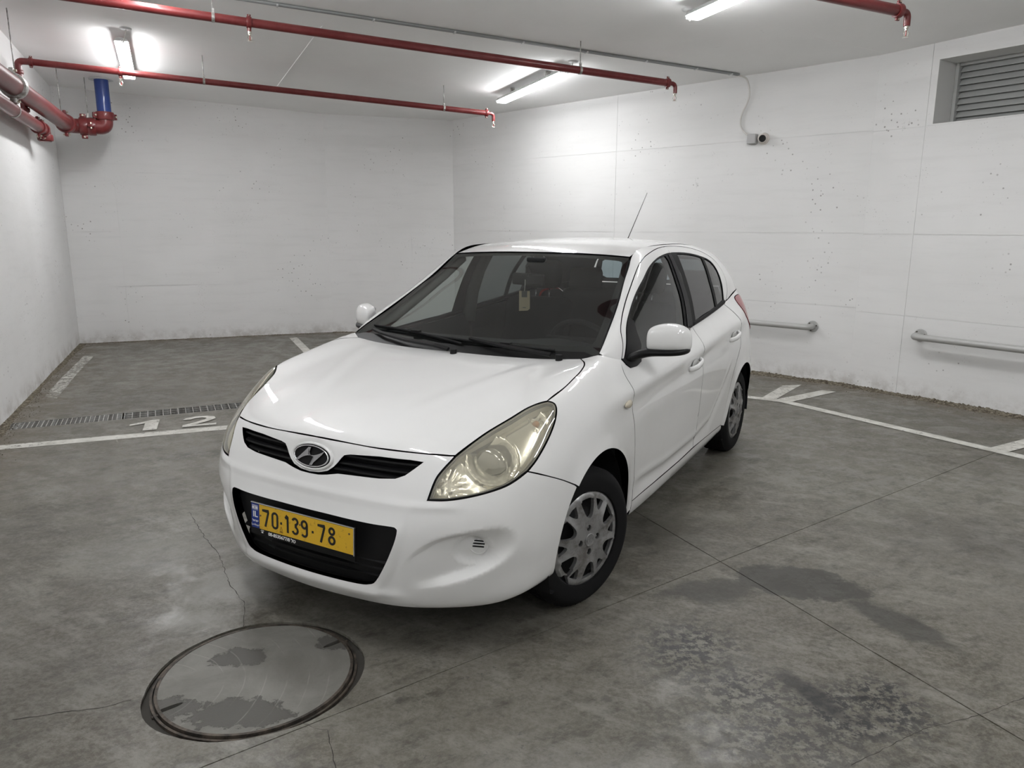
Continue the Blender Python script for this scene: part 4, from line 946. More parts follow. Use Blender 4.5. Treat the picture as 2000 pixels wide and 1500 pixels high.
# bumper with its two grille openings, the air intake and the fog lamp scoops
intakeL = sc([(.775,0,.525),(.773,.115,.525),(.771,.187,.524),(.768,.257,.524),(.763,.323,.5245),(.753,.395,.526),(.750,.413,.522),(.750,.418,.510),(.757,.408,.466),(.763,.373,.386),(.768,.330,.312),(.770,.300,.294),(.775,.251,.287),(.785,.111,.285),(.788,0,.285)], 3)
grilleL = [(.73,0,.651),(.73,.045,.652),(.73,.086,.658),(.73,.133,.668),(.724,.202,.671),(.712,.311,.675),(.70,.375,.682),(.69,.410,.696),(.67,.438,.720),(.648,.462,.743),(.66,.414,.747),(.685,.294,.748),(.705,.175,.741),(.709,.150,.736),(.713,.138,.724),(.719,.124,.705),(.727,.108,.688),(.73,.085,.672),(.73,.045,.661),(.73,0,.6575)]
bottomL = [(.33,.80,.245),(.44,.76,.235),(.552,.676,.214),(.636,.552,.205),(.718,.40,.2065),(.757,.2,.208),(.768,0,.207)]
bL = [tuple(p) for p in hood_front[:-1]] + [tuple(p) for p in lamp_in[::-1][:-1]] + [tuple(p) for p in lamp_bot[::-1][:-1]] + [tuple(p) for p in bump_seam[:-1]] + arch_front + [tuple(p) for p in sc(bottomL, 4)]
FOG = sc([(.391,.395),(.4172,.43),(.4546,.466),(.5236,.50),(.6268,.52),(.6938,.523),(.7318,.512),(.7506,.487),(.7544,.458),(.7406,.425),(.7024,.39),(.6533,.36),(.5732,.324),(.4919,.301),(.4106,.29),(.3825,.323)], 3, True)
FIN = sc([(.416,.402),(.4652,.445),(.5134,.473),(.5751,.486),(.614,.486),(.6451,.472),(.6655,.442),(.6672,.41),(.6518,.386),(.6214,.369),(.5737,.352),(.4927,.334),(.430,.332)], 3, True)
FC = np.array([.612, .430])
def ray_r(poly, th):
    A = np.asarray(poly) - FC; B = np.roll(A, -1, 0); d = np.array([math.cos(th), math.sin(th)]); best = 0
    for a, b in zip(A, B):
        e = b - a; den = d[0] * -e[1] + d[1] * e[0]
        if abs(den) < 1e-12: continue
        t_ = (a[0] * -e[1] + a[1] * e[0]) / den; k_ = (d[0] * a[1] - d[1] * a[0]) / den
        if t_ > 0 and -1e-6 <= k_ <= 1 + 1e-6: best = max(best, t_)
    return best
FTH = np.linspace(0, 2 * PI, 110, endpoint=False); FRO = np.array([ray_r(FOG, t_) for t_ in FTH]); FRI = np.minimum(np.array([ray_r(FIN, t_) for t_ in FTH]), FRO - .006)
FOGL = [FC + np.stack([np.cos(FTH), np.sin(FTH)], 1) * (FRO + (FRI - FRO) * k)[:, None] for k in (0, .2, .5, .8, 1.0)]
def fog_k(q):
    a = np.arctan2(q[:, 1] - FC[1], q[:, 0] - FC[0]) % (2 * PI); r = np.hypot(q[:, 0] - FC[0], q[:, 1] - FC[1]); th = np.append(FTH, 2 * PI)
    ro = np.interp(a, th, np.append(FRO, FRO[0])); ri = np.interp(a, th, np.append(FRI, FRI[0])); return np.clip((ro - r) / (ro - ri), 0, 1)
def sstep(x): x = np.clip(x, 0, 1); return x * x * (3 - 2 * x)
def bump_disp(P):
    Q = P * [1, 1, 1]; Q[:, 1] = np.abs(Q[:, 1]); q = to2(F_CYL, Q); d = np.zeros(len(P))
    near = (q[:, 0] > FOG[:, 0].min() - .02) & (q[:, 0] < FOG[:, 0].max() + .02) & (q[:, 1] > .27) & (q[:, 1] < .55)
    if near.any():
        qq = q[near]; k = fog_k(qq); ins = k > 0; v = np.zeros(len(qq))
        ramp = sstep((qq[:, 0] - .385) / .22); k = .6 * k + .4 * sstep(k)
        v -= .040 * ramp * k
        r = np.hypot((qq[:, 0] - FC[0]) / .059, (qq[:, 1] - FC[1]) / .058)
        v -= np.where(ins, .024 * sstep((1.0 - r) / .30), 0)
        v += np.where(ins, .0025 * np.exp(-((r - 1.06) / .05) ** 2), 0)
        d[near] = v
    # soft step above the intake and raised lip under it
    z = P[:, 2]; y = np.abs(P[:, 1])
    lip = .008 * np.exp(-((z - .262) / .016) ** 2) * sstep((.46 - y) / .1)
    brow = -.005 * sstep((.60 - z) / .02) * sstep((z - .50) / .05) * sstep((.47 - y) / .05)
    # centre section stands proud of the corners, with a soft crease and a small ledge under the lamp
    u = np.arctan2(y, P[:, 0] + .3); uc = np.interp(z, [.20, .259, .37, .492, .579, .62], [.29, .3126, .3557, .3934, .4206, .435])
    step = .006 * sstep((uc - u) / .022 + .5) * sstep((.625 - z) / .03) * sstep((z - .215) / .03)
    ledge = .006 * np.exp(-((z - .600 - .02 * (u - .42)) / .010) ** 2) * sstep((u - .41) / .03) * sstep((.62 - u) / .12)
    seat = -.016 * sstep((1.12 - np.hypot(y / .100, (z - .7135) / .052)) / .35) * (P[:, 0] > .3)
    return d + lip + brow + step + ledge + seat
bumper = panel('front_bumper', LM, F_CYL, half_to_full(bL), [half_to_full([tuple(p) for p in intakeL]), half_to_full(grilleL)], res=.0125, gap=.002, disp=bump_disp, t=.022, inner=BLACK,
               lines=[q * [sg, 1] for q in FOGL for sg in (1, -1)])
# black intake: flat upper board for the plate, lower slats
def ring_strip(name, loop, n_off, m, parent): pass
IN2 = half_to_full([tuple(p) for p in intakeL])
board = panel('intake_board', LM, F_CYL, IN2, res=.04, gap=-.004, m=mat('intake_black', (.008, .008, .0085), .55, spec=.25), t=.006, off=-.030, inner=BLACK)
for o in (board,): pass
for k, z in enumerate((.318, .345, .372)):
    bm = bmesh.new(); wid = (.325, .35, .375)[k]
    pts = [(.775 - .10 * (y * y) * 1.2 - (.01 if abs(y) > .2 else 0), y, z) for y in np.linspace(-wid, wid, 15)]
    A = [bm.verts.new((p[0] - .018, p[1], p[2] + .008)) for p in pts]; B = [bm.verts.new((p[0] - .006, p[1], p[2] + .001)) for p in pts]
    Cc = [bm.verts.new((p[0] - .006, p[1], p[2] - .004)) for p in pts]; D = [bm.verts.new((p[0] - .030, p[1], p[2] - .004)) for p in pts]
    for R1, R2 in ((A, B), (B, Cc), (Cc, D), (D, A)):
        for i in range(14): bm.faces.new((R1[i], R1[i + 1], R2[i + 1], R2[i]))
    bmesh.ops.recalc_face_normals(bm, faces=bm.faces); bm_obj('intake_slat', bm, BLACK, CAR)
# upper grille: recessed backing and bars
gb = panel('grille_backing', LM, F_CYL, half_to_full([(.73,0,.645),(.73,.133,.655),(.712,.32,.665),(.67,.46,.71),(.645,.48,.755),(.66,.414,.757),(.705,.15,.75),(.71,0,.75)]), res=.04, gap=0, m=MATTE, t=.004, off=-.045, inner=MATTE)
for zz, y0, y1 in ((.706, .100, .445), (.733, .125, .462), (.684, .10, .40)):
    for s in (1, -1):
        bm = bmesh.new(); R = []
        for y in np.linspace(y0, y1, 10):
            P0, N0 = LM.cast(*ray2(F_CYL, to2(F_CYL, [(.7, y, zz)])[0])); P0 = P0 - N0 * .012
            R.append([bm.verts.new((P0[0] + dx, s * P0[1], P0[2] + dz)) for dx, dz in ((-.020, .006), (0, .0035), (.002, -.003), (-.02, -.006))])
        for A, B in zip(R, R[1:]):
            for k in range(4): bm.faces.new((A[k], A[(k + 1) % 4], B[(k + 1) % 4], B[k]))
        bmesh.ops.recalc_face_normals(bm, faces=bm.faces); bm_obj('grille_bar', bm, BLACK, CAR, angle=30)

# emblem: oval ring with the slanted letter, all real relief
EMB = Matrix.Translation((.7255, 0, .7135)) @ Matrix.Rotation(math.radians(-17), 4, 'Y') @ Matrix.Diagonal((1, 1, .87, 1))       # local: x out, y left, z up
def oval_ring(bm, a, b, a2, b2, x0, x1, n=72):
    pr = []
    for k in range(n):
        t = 2 * PI * k / n; c, s_ = math.cos(t), math.sin(t)
        am, bmn = (a + a2) / 2, (b + b2) / 2
        pr.append([bm.verts.new((x, r1 * c, r2 * s_)) for x, r1, r2 in ((x0, a, b), (x1 * .7 + x0 * .3, a * .99 + am * .01, b * .99 + bmn * .01), (x1, am, bmn), (x1 * .7 + x0 * .3, a2, b2), (x0, a2, b2))])
    for A, B in zip(pr, pr[1:] + pr[:1]):
        for i in range(4): bm.faces.new((A[i], A[i + 1], B[i + 1], B[i]))
def solid_poly(bm, pts, x0, x1, dome=None):
    """extruded polygon in the y-z plane"""
    A = [bm.verts.new((x0, p[0], p[1])) for p in pts]; B = [bm.verts.new((x1 if not dome else dome(p), p[0], p[1])) for p in pts]
    n = len(pts); bm.faces.new(B); bm.faces.new(A[::-1])
    for i in range(n): bm.faces.new((A[i], A[(i + 1) % n], B[(i + 1) % n], B[i]))
emb = empty('emblem', parent=CAR); emb.matrix_local = EMB
bm = bmesh.new(); oval_ring(bm, .105, .060, .0905, .0475, -.022, .004); bmesh.ops.recalc_face_normals(bm, faces=bm.faces)
bm_obj('emblem_surround', bm, PAINT, emb, smooth=True)
bm = bmesh.new(); solid_poly(bm, [(.092 * math.cos(t), .049 * math.sin(t)) for t in np.linspace(0, 2 * PI, 64, endpoint=False)], -.02, -.001); bm_obj('emblem_back', bm, mat('emblem_black', (.006, .006, .007), .5, spec=.2), emb)
bm = bmesh.new(); oval_ring(bm, .0870, .0458, .0820, .0412, -.002, .005); bmesh.ops.recalc_face_normals(bm, faces=bm.faces); bm_obj('emblem_rim', bm, CHROME, emb, smooth=True)
# slanted letter traced on the oval; +y is the car's left (right in the picture)
def emb_pt(u, v):                 # photo crop units -> emblem plane
    return ((u - 927) / 733 * .0865 , -(v - 670 - (u - 927) * .13) / 465 * .0455)
def bez(a, b, c, n=6): return [tuple(np.array(a) * (1 - t) ** 2 + 2 * np.array(b) * t * (1 - t) + np.array(c) * t * t) for t in np.linspace(0, 1, n)]
L1 = [(770, 270), (945, 270)] + bez((945, 285), (815, 400), (815, 520))[1:] + bez((815, 560), (830, 640), (960, 630))[1:] + bez((960, 630), (1220, 610), (1440, 440))[1:] + [(1490, 470)] + \
     [(1400, 620), (1250, 800), (1110, 960), (1050, 1090), (890, 1080)] + bez((890, 1070), (1050, 880), (1075, 780))[1:] + bez((1075, 780), (1070, 690), (930, 670))[1:] + bez((930, 670), (650, 660), (470, 870))[1:] + [(370, 900), (330, 820), (480, 650), (620, 480), (720, 350)]
pp = [tuple(q) for q in inset([emb_pt(*q) for q in L1], .0020)]
bm = bmesh.new(); solid_poly(bm, pp, -.001, .005); bmesh.ops.triangulate(bm, faces=[f for f in bm.faces if len(f.verts) > 4]); bmesh.ops.recalc_face_normals(bm, faces=bm.faces)
bm_obj('emblem_letter', bm, mat('chrome_dark', (.42, .42, .43), .16, metal=1.0), emb)
# ------------------------------------------------------------------ fenders, doors, pillars, roof
arch_front_top = [(p[0], .85, p[2]) for p in arc(AC[0], AC[1], .362, a_bs, 188, 30)]
door_front = sc([(-.430,.77,.990),(-.384,.793,.924),(-.382,.819,.874),(-.390,.834,.831),(-.395,.845,.736),(-.425,.84,.60),(-.46,.825,.478),(-.485,.814,.394),(-.49,.81,.30)], 4)
fend = [tuple(p) for p in hood_side] + [(-.29,.655,.990),(-.315,.69,1.000),(-.335,.712,1.004)] + [(-.36,.735,1.004),(-.40,.752,.998)] + [tuple(p) for p in door_front]
fend += [(-.487,.805,.245),(-.42,.80,.240)] + on(LM, F_SIDE, arch_front_top[::-1]) + [tuple(p) for p in bump_seam[::-1][1:-1]] + [tuple(p) for p in lamp_out[::-1][:-1]]
def flare(cx, cz, r0):
    def f(P):
        r = np.hypot(P[:, 0] - cx, P[:, 2] - cz)
        return .007 * np.exp(-((r - r0 - .008) / .022) ** 2) * (P[:, 2] > .2)
    return f
def crease_z(x): return np.interp(x, [-2.45, -2.09, -1.25, -.717, -.362, -.076], [.938, .928, .868, .858, .835, .817])
def side_disp(P):
    x, z = P[:, 0], P[:, 2]; c = crease_z(x)
    w = np.interp(x, [-2.6, -2.4, -.35, -.02], [0, 1, 1, 0])
    d = z - c
    up = .012 * np.exp(-(np.maximum(d, 0) / .05) ** 2) * (d >= 0) + .012 * np.exp(-(np.maximum(-d, 0) / .028) ** 2) * (d < 0)
    dn = -.008 * np.exp(-((d + .075) / .05) ** 2)
    # hollow above the sill, rising towards the rear wheel
    c2 = np.interp(x, [-2.1, -1.98, -1.75, -1.45, -.9, -.5], [.72, .62, .42, .38, .375, .40]); d2 = z - c2
    w2 = np.interp(x, [-2.15, -1.95, -.6, -.45], [0, 1, 1, 0])
    low = -.009 * np.exp(-((d2 + .035) / .045) ** 2) * (d2 < .1) + .008 * np.exp(-(d2 / .02) ** 2)
    return (up + dn) * w + low * w2
fl1, fl2 = flare(AC[0], AC[1], .362), flare(-2.49, .285, .358)
fender = panel('front_wing', LM, F_FEND, fend, res=.026, disp=lambda P: side_disp(P) * (P[:, 0] < .1) + fl1(P), mirror=True)
fdoor_top = [(-.430,.77,.985),(-.46,.77,.953),(-.60,.775,.951),(-.90,.772,.966),(-1.358,.772,1.001),(-1.462,.77,1.009)]
door_mid = [(-1.462,.77,1.009),(-1.47,.82,.94),(-1.474,.849,.83),(-1.476,.844,.645),(-1.474,.827,.50),(-1.472,.814,.371),(-1.470,.81,.300)]
fdoor = fdoor_top + door_mid[1:] + [(-1.2,.81,.292),(-.8,.81,.290),(-.49,.81,.292)] + [tuple(p) for p in door_front[::-1][1:-1]]
fd = panel('front_door', LM, F_SIDE, fdoor, res=.018, disp=side_disp, mirror=True)
rdoor_rear = [tuple(p) for p in sc([(-2.175,.762,1.075),(-2.30,.80,1.00),(-2.355,.84,.90),(-2.33,.85,.80),(-2.24,.85,.70),(-2.165,.85,.61),(-2.115,.85,.50),(-2.085,.845,.40),(-2.06,.84,.300)], 4)]
rdoor = [(-1.462,.77,1.009),(-1.705,.772,1.026),(-1.95,.765,1.050),(-2.175,.762,1.075)] + rdoor_rear[1:] + [(-1.8,.81,.298),(-1.470,.81,.300)] + door_mid[::-1][1:-1]
rd = panel('rear_door', LM, F_SIDE, rdoor, res=.018, disp=side_disp, mirror=True)
arch_rear = arc(-2.49, .285, .358, 0, 180, 36)
qtr = [(-2.175,.762,1.075),(-2.30,.752,1.086),(-2.5,.73,1.106),(-2.7,.70,1.121),(-2.86,.665,1.130),(-2.955,.53,1.130),(-2.97,.56,1.04),(-2.96,.585,.96),(-2.975,.60,.88),(-2.99,.62,.77),(-3.02,.64,.64),(-3.03,.645,.50),(-3.02,.645,.38),(-3.0,.61,.29),(-2.87,.76,.285),(-2.85,.78,.285)] + \
      [(p[0], .85, p[2]) for p in arch_rear[::-1]] + [(-2.12,.84,.285),(-2.06,.84,.298)] + rdoor_rear[::-1][1:-1]
qtr = qtr[:16] + [(p[0], .85, p[2]) for p in arch_rear][::-1] + qtr[16 + len(arch_rear):]
TAILF = lin_frame((-.45, .9, .2))
tail = sc([(-2.52,.745,1.083),(-2.62,.735,1.092),(-2.74,.72,1.085),(-2.86,.73,1.04),(-2.93,.68,.97),(-2.95,.66,.88),(-2.93,.69,.80),(-2.86,.77,.80),(-2.74,.81,.87),(-2.62,.81,.94),(-2.55,.79,1.00),(-2.51,.765,1.05)], 4, True)
qp = panel('rear_quarter', LM, F_QTR, qtr, [tail], res=.034, hgap=.002, disp=lambda P: side_disp(P) + fl2(P), mirror=True)
tl = panel('tail_lamp', LM, F_QTR, tail, res=.03, m=G_RED, t=.01, inner=G_RED, mirror=True, off=.004)
for s, o in zip((1, -1), tl):
    pass
panel('tail_lamp_housing', LM, F_QTR, tail, res=.04, m=mat('tail_housing', (.35, .03, .04), .4), t=.004, off=-.03, mirror=True)
# sill under the doors
sill = [(-.49,.81,.291),(-.8,.81,.289),(-1.2,.81,.291),(-1.470,.81,.299),(-1.8,.81,.297),(-2.055,.83,.299),(-2.10,.83,.26),(-2.08,.80,.232),(-1.9,.795,.226),(-1.4,.795,.217),(-.9,.795,.212),(-.49,.795,.218)]
panel('side_sill', LM, F_SIDE, sill, res=.04, gap=.001, mirror=True)
panel('sill_step', LM, F_SIDE, [(-.47,.81,.33),(-1.0,.81,.33),(-1.6,.81,.33),(-2.07,.83,.33),(-2.09,.83,.26),(-1.6,.79,.25),(-1.0,.79,.25),(-.47,.79,.25)], res=.06, gap=0, off=-.012, t=.003, mirror=True)
# rear end: tailgate and rear bumper in one simple shell split at z .62
rear_l = [(-3.01,0,1.12),(-3.0,.26,1.12),(-2.955,.52,1.12),(-2.97,.555,1.03),(-2.96,.58,.96),(-2.975,.598,.88),(-2.99,.618,.77),(-3.01,.632,.68),(-3.02,.5,.655),(-3.07,.31,.65),(-3.08,0,.65)]
panel('tailgate', LM, F_REAR, half_to_full(rear_l), res=.06)
rear_b = [(-3.08,0,.645),(-3.07,.31,.645),(-3.02,.5,.65),(-3.01,.632,.675),(-3.03,.64,.5),(-3.02,.64,.38),(-3.0,.605,.29),(-3.06,.30,.29),(-3.08,0,.29)]
panel('rear_bumper', LM, F_REAR, half_to_full(rear_b), res=.06)

# pillars / roof rail on the greenhouse surface
ditch = [tuple(p[5]) for p in GRN]
ditch = [tuple(p) for p in sc(ditch, 5)]
frame_out = sc([(-.44,.765,.975),(-.475,.75,1.02),(-.520,.72,1.079),(-.597,.69,1.127),(-.71,.66,1.188),(-.849,.634,1.263),(-1.017,.608,1.356),(-1.10,.602,1.390),(-1.174,.599,1.411),(-1.385,.581,1.438),(-1.59,.572,1.445),(-1.875,.585,1.434),(-2.146,.611,1.399),(-2.352,.641,1.341),(-2.42,.665,1.28),(-2.42,.70,1.21),(-2.36,.735,1.14),(-2.27,.760,1.092)], 4)
dlo = sc([(-.445,.775,.960),(-.494,.756,1.013),(-.581,.721,1.095),(-.725,.685,1.175),(-.849,.665,1.239),(-.971,.652,1.294),(-1.086,.639,1.346),(-1.215,.628,1.383),(-1.359,.621,1.403),(-1.485,.617,1.411),(-1.614,.618,1.410),(-1.78,.622,1.403),(-1.967,.63,1.386),(-2.16,.645,1.357),(-2.245,.658,1.324),(-2.278,.684,1.279),(-2.262,.719,1.208),(-2.20,.763,1.083)], 4)
# split of the black B pillar, top to bottom
BA = [(-1.411,.628,1.396),(-1.381,.693,1.273),(-1.365,.742,1.149),(-1.332,.775,1.001)]
BB = [(-1.589,.62,1.408),(-1.549,.70,1.263),(-1.530,.748,1.136),(-1.520,.775,1.018)]
BM = [(-1.50,.573,1.441),(-1.492,.62,1.410),(-1.475,.70,1.265),(-1.468,.748,1.136),(-1.462,.773,1.009)]
QA = [(-2.085,.64,1.366),(-2.025,.718,1.222),(-2.012,.768,1.058)]; QB = [(-2.055,.64,1.368),(-1.995,.718,1.222),(-1.982,.768,1.056)]
pil = ditch[1:] + [(-2.94,.485,1.245),(-2.975,.54,1.124),(-2.86,.67,1.123),(-2.6,.728,1.113),(-2.40,.748,1.092),(-2.29,.757,1.083)] + [tuple(p) for p in frame_out[::-1][1:]] + [(-.44,.762,.966),(-.40,.745,.972),(-.345,.716,.978)]
panel('roof_side', GM, F_PIL, pil, res=.03, gap=.003, mirror=True)
def cut(curve, a, b, axis=0):
    """part of a side curve with a >= x >= b"""
    return [tuple(p) for p in curve if a >= p[0] >= b]
iFo = [i for i in range(len(frame_out)) if frame_out[i][0] > -1.495]; fo_f = [tuple(frame_out[i]) for i in iFo]; fo_r = [tuple(p) for p in frame_out[len(iFo):]]
iD = [i for i in range(len(dlo)) if dlo[i][0] > -1.49 and i < 45]; dl_f = [tuple(dlo[i]) for i in iD]; dl_r = [tuple(p) for p in dlo[len(iD):]]
wf = fo_f + BM[:2] + dl_f[::-1] + [(-.440,.77,.965)]
panel('window_frame', GM, F_PIL, wf, res=.02, gap=.0015, mirror=True, parent=fd)
wr = BM[:2][::-1] + fo_r + [(-2.235,.763,1.085)] + dl_r[::-1]
panel('window_frame', GM, F_PIL, wr, res=.02, gap=.0015, mirror=True, parent=rd)
# dark rubber around the glass, glass panes
def line(a, b, n=6): return [tuple(np.array(a) + (np.array(b) - np.array(a)) * i / n) for i in range(n + 1)]
belt_f = [(-.445,.775,.962),(-.60,.774,.966),(-.90,.773,.980),(-1.332,.775,1.008),(-1.462,.773,1.020)]
belt_r = [(-1.462,.773,1.020),(-1.52,.775,1.026),(-1.705,.772,1.038),(-1.982,.768,1.063),(-2.20,.763,1.086)]
frontpane = dl_f + BM[1:] + belt_f[::-1][1:-1]
rearpane = BM[1:][::-1] + dl_r + belt_r[::-1][1:-1]
def shrink3(poly, d, fr=F_PIL):       # inset an outline in the frame plane -> frame points
    return inset(to2(fr, poly), d)
def clip_poly(p2, cutline, side):
    """keep the part of a 2D polygon on one side of a (bent) cut, by half planes through its ends"""
    a, b = cutline[0], cutline[-1]; d = b - a; n = np.array([-d[1], d[0]]) * side; out = []
    k = len(p2)
    for i in range(k):
        P, Q = p2[i], p2[(i + 1) % k]; sp_, sq = (P - a) @ n, (Q - a) @ n
        if sp_ >= 0: out.append(P)
        if sp_ * sq < 0: out.append(P + (Q - P) * sp_ / (sp_ - sq))
    return np.array(out)
ga = [tuple(p) for p in sc(BA, 4)]
glass_f = [p for p in dl_f if p[0] > -1.40] + ga[1:] + [p for p in belt_f[::-1] if p[0] > -1.33]
gb_ = [tuple(p) for p in sc(BB, 4)][::-1]
glass_r = gb_ + [p for p in dl_r if -1.60 > p[0] > -2.05 and p[2] > 1.3] + QB + [(-1.705,.772,1.038)]
quart = QA[::-1] + [p for p in dl_r if p[0] < -2.10 or (p[0] < -2.09 and p[2] < 1.3)]
gf2 = shrink3(glass_f, .009); gr2 = shrink3(glass_r, .009); q2 = shrink3(quart, .007)
panel('window_seal', GM, F_PIL, frontpane, [gf2], res=.03, gap=.0005, m=TRIM, t=.008, off=-.001, inner=TRIM, mirror=True, parent=fd)
panel('window_seal', GM, F_PIL, rearpane, [gr2, q2], res=.03, gap=.0005, m=TRIM, t=.008, off=-.001, inner=TRIM, mirror=True, parent=rd)
panel('window_glass', GM, F_PIL, gf2, res=.04, gap=-.003, m=G_SIDE, t=0, off=-.005, mirror=True, parent=fd)
panel('window_glass', GM, F_PIL, gr2, res=.04, gap=-.003, m=G_DARK, t=0, off=-.005, mirror=True, parent=rd)
panel('quarter_glass', GM, F_PIL, q2, res=.04, gap=-.003, m=G_DARK, t=0, off=-.005, mirror=True, parent=rd)
# glossy centre post strip (front half sits slightly proud)
post = [tuple(p) for p in sc([(-1.432,.623,1.405),(-1.405,.693,1.273),(-1.392,.742,1.149),(-1.365,.776,1.012)], 4)] + [tuple(p) for p in sc([(-1.462,.773,1.012),(-1.468,.748,1.136),(-1.475,.70,1.265),(-1.488,.622,1.406)], 4)]
panel('pillar_strip', GM, F_PIL, post, res=.03, m=BLACK, t=.004, off=.003, inner=BLACK, mirror=True, parent=fd)
# belt rubbers
beltf = [(-.62,.775,.951),(-.90,.772,.966),(-1.358,.772,1.001),(-1.465,.77,1.009),(-1.465,.77,1.024),(-1.332,.775,1.012),(-.90,.773,.984),(-.62,.774,.966)]
def strip_along(pts, w, h, M=None):
    bm = bmesh.new(); R = []
    for p in pts:
        p = np.array(p); R.append([bm.verts.new(p + np.array(q)) for q in ((0, -.010, -h / 2), (0, w * .7, -h / 2), (0, w, 0), (0, w * .55, h / 2), (0, -.010, h / 2))])
    for A, B in zip(R, R[1:]):
        for k in range(5): bm.faces.new((A[k], A[(k + 1) % 5], B[(k + 1) % 5], B[k]))
    bm.faces.new(R[0][::-1]); bm.faces.new(R[-1]); bmesh.ops.recalc_face_normals(bm, faces=bm.faces); return bm
for s, dF, dR in ((1, fd[0], rd[0]), (-1, fd[1], rd[1])):
    for pts, par in ((sc([(-.60,.770,.957),(-.90,.770,.972),(-1.358,.770,1.006),(-1.461,.769,1.015)], 4), dF), (sc([(-1.465,.769,1.016),(-1.705,.769,1.035),(-1.982,.765,1.060),(-2.205,.757,1.083)], 4), dR)):
        bm = strip_along(pts, .012, .022)
        if s < 0: bmesh.ops.scale(bm, vec=(1, -1, 1), verts=bm.verts); bmesh.ops.reverse_faces(bm, faces=bm.faces)
        bm_obj('belt_moulding', bm, TRIM, par, smooth=True)

# roof skin
ROOF = []
for x, zc_, ye, ze in ((-1.062,1.417,.541,1.401),(-1.25,1.452,.536,1.437),(-1.45,1.474,.537,1.453),(-1.75,1.487,.539,1.456),(-2.05,1.484,.539,1.447),(-2.30,1.470,.536,1.427),(-2.55,1.446,.526,1.397),(-2.78,1.410,.498,1.348),(-2.95,1.372,.43,1.325)):
    ROOF.append([(x, ye * f, zc_ + (ze - zc_) * f ** 2.6) for f in (0, .25, .5, .75, .9, 1.0)])
RM = Master(np.array(ROOF).transpose(1, 0, 2), 120, 120, True, False)
rf = [(r[5][0], r[5][1], r[5][2]) for r in ROOF]
roofL = [tuple(q) for q in ROOF[0][:-1]] + [tuple(p) for p in sc(rf, 4)] + [tuple(q) for q in ROOF[-1][:-1][::-1]]
panel('roof', RM, F_TOP, half_to_full(roofL), res=.035, gap=.001)
panel('roof_rubber', RM, F_TOP, half_to_full([(p[0], p[1] * 1.0, p[2]) for p in roofL]), res=.05, gap=-.006, m=TRIM, t=.003, off=-.018, inner=LINER)
# windscreen surface
EDGE = [(-.262,.712,.972),(-.382,.690,1.034),(-.479,.668,1.079),(-.622,.640,1.147),(-.755,.613,1.219),(-.89,.583,1.290),(-.985,.560,1.352),(-1.046,.545,1.398)]
CEN = [(-.185,0,.948),(-.315,0,1.030),(-.42,0,1.094),(-.575,0,1.183),(-.72,0,1.258),(-.865,0,1.328),(-.975,0,1.378),(-1.062,0,1.414)]
WSP = [[tuple(np.array([c[0] + (e[0] - c[0]) * f ** 2, e[1] * f, c[2] + (e[2] - c[2]) * f ** 2])) for f in (0, .25, .5, .75, 1.0)] for c, e in zip(CEN, EDGE)]
WM = Master(np.array(WSP).transpose(1, 0, 2), 100, 80, True, False)
F_WS = lin_frame((.5, 0, .85), (0, 1, 0))
wsL = [WSP[0][0], WSP[0][2], WSP[0][4]] + [tuple(p) for p in sc(EDGE, 3)][1:] + [WSP[-1][3], WSP[-1][2], WSP[-1][1], WSP[-1][0]]
def ws_pt(v, f):
    k = v * 7; i = min(int(k), 6); t = k - i; a = np.array(EDGE[i]) * (1 - t) + np.array(EDGE[i + 1]) * t; c = np.array(CEN[i]) * (1 - t) + np.array(CEN[i + 1]) * t
    return (c[0] + (a[0] - c[0]) * f ** 2, a[1] * f, c[2] + (a[2] - c[2]) * f ** 2)
clearL = [ws_pt(.135, f) for f in (0, .3, .6, .8, .89)] + [ws_pt(.16, .925), ws_pt(.20, .94)] + [ws_pt(v, .943) for v in (.3, .4, .5, .6, .7, .8, .88)] + [ws_pt(.93, .935), ws_pt(.945, .90)] + [ws_pt(.95, f) for f in (.7, .5, .3, 0)]
wsc = panel('windscreen', WM, F_WS, half_to_full(wsL), res=.05, gap=.004, m=G_WS, t=0, off=-.002)
panel('glass_border', WM, F_WS, half_to_full(wsL), [half_to_full(clearL)], res=.04, gap=.003, m=mat('black_enamel', (.010, .010, .011), .12), t=.001, off=-.005, inner=LINING_GAP_SHADE, parent=wsc)
panel('windscreen_seal', WM, F_WS, half_to_full(wsL), [half_to_full([tuple(p) for p in [ws_pt(.02, 0), ws_pt(.02, .5), ws_pt(.02, .95)] + [ws_pt(v, .985) for v in (.1, .2, .3, .4, .5, .6, .7, .8, .9, .97)] + [ws_pt(.985, .9), ws_pt(.985, .5), ws_pt(.985, 0)]])], res=.05, gap=-.004, m=TRIM, t=.010, off=-.003, inner=TRIM)
# scuttle panel under the wipers
cw = [ws_pt(.0, f) for f in (0, .3, .6, .85, 1.0)] + [ws_pt(.05, .99), ws_pt(.085, .9)] + [ws_pt(.085, f) for f in (.6, .3, 0)]
panel('scuttle_panel', WM, F_WS, half_to_full(cw), res=.04, gap=0, m=BLACK, t=.006, off=.003, inner=BLACK)
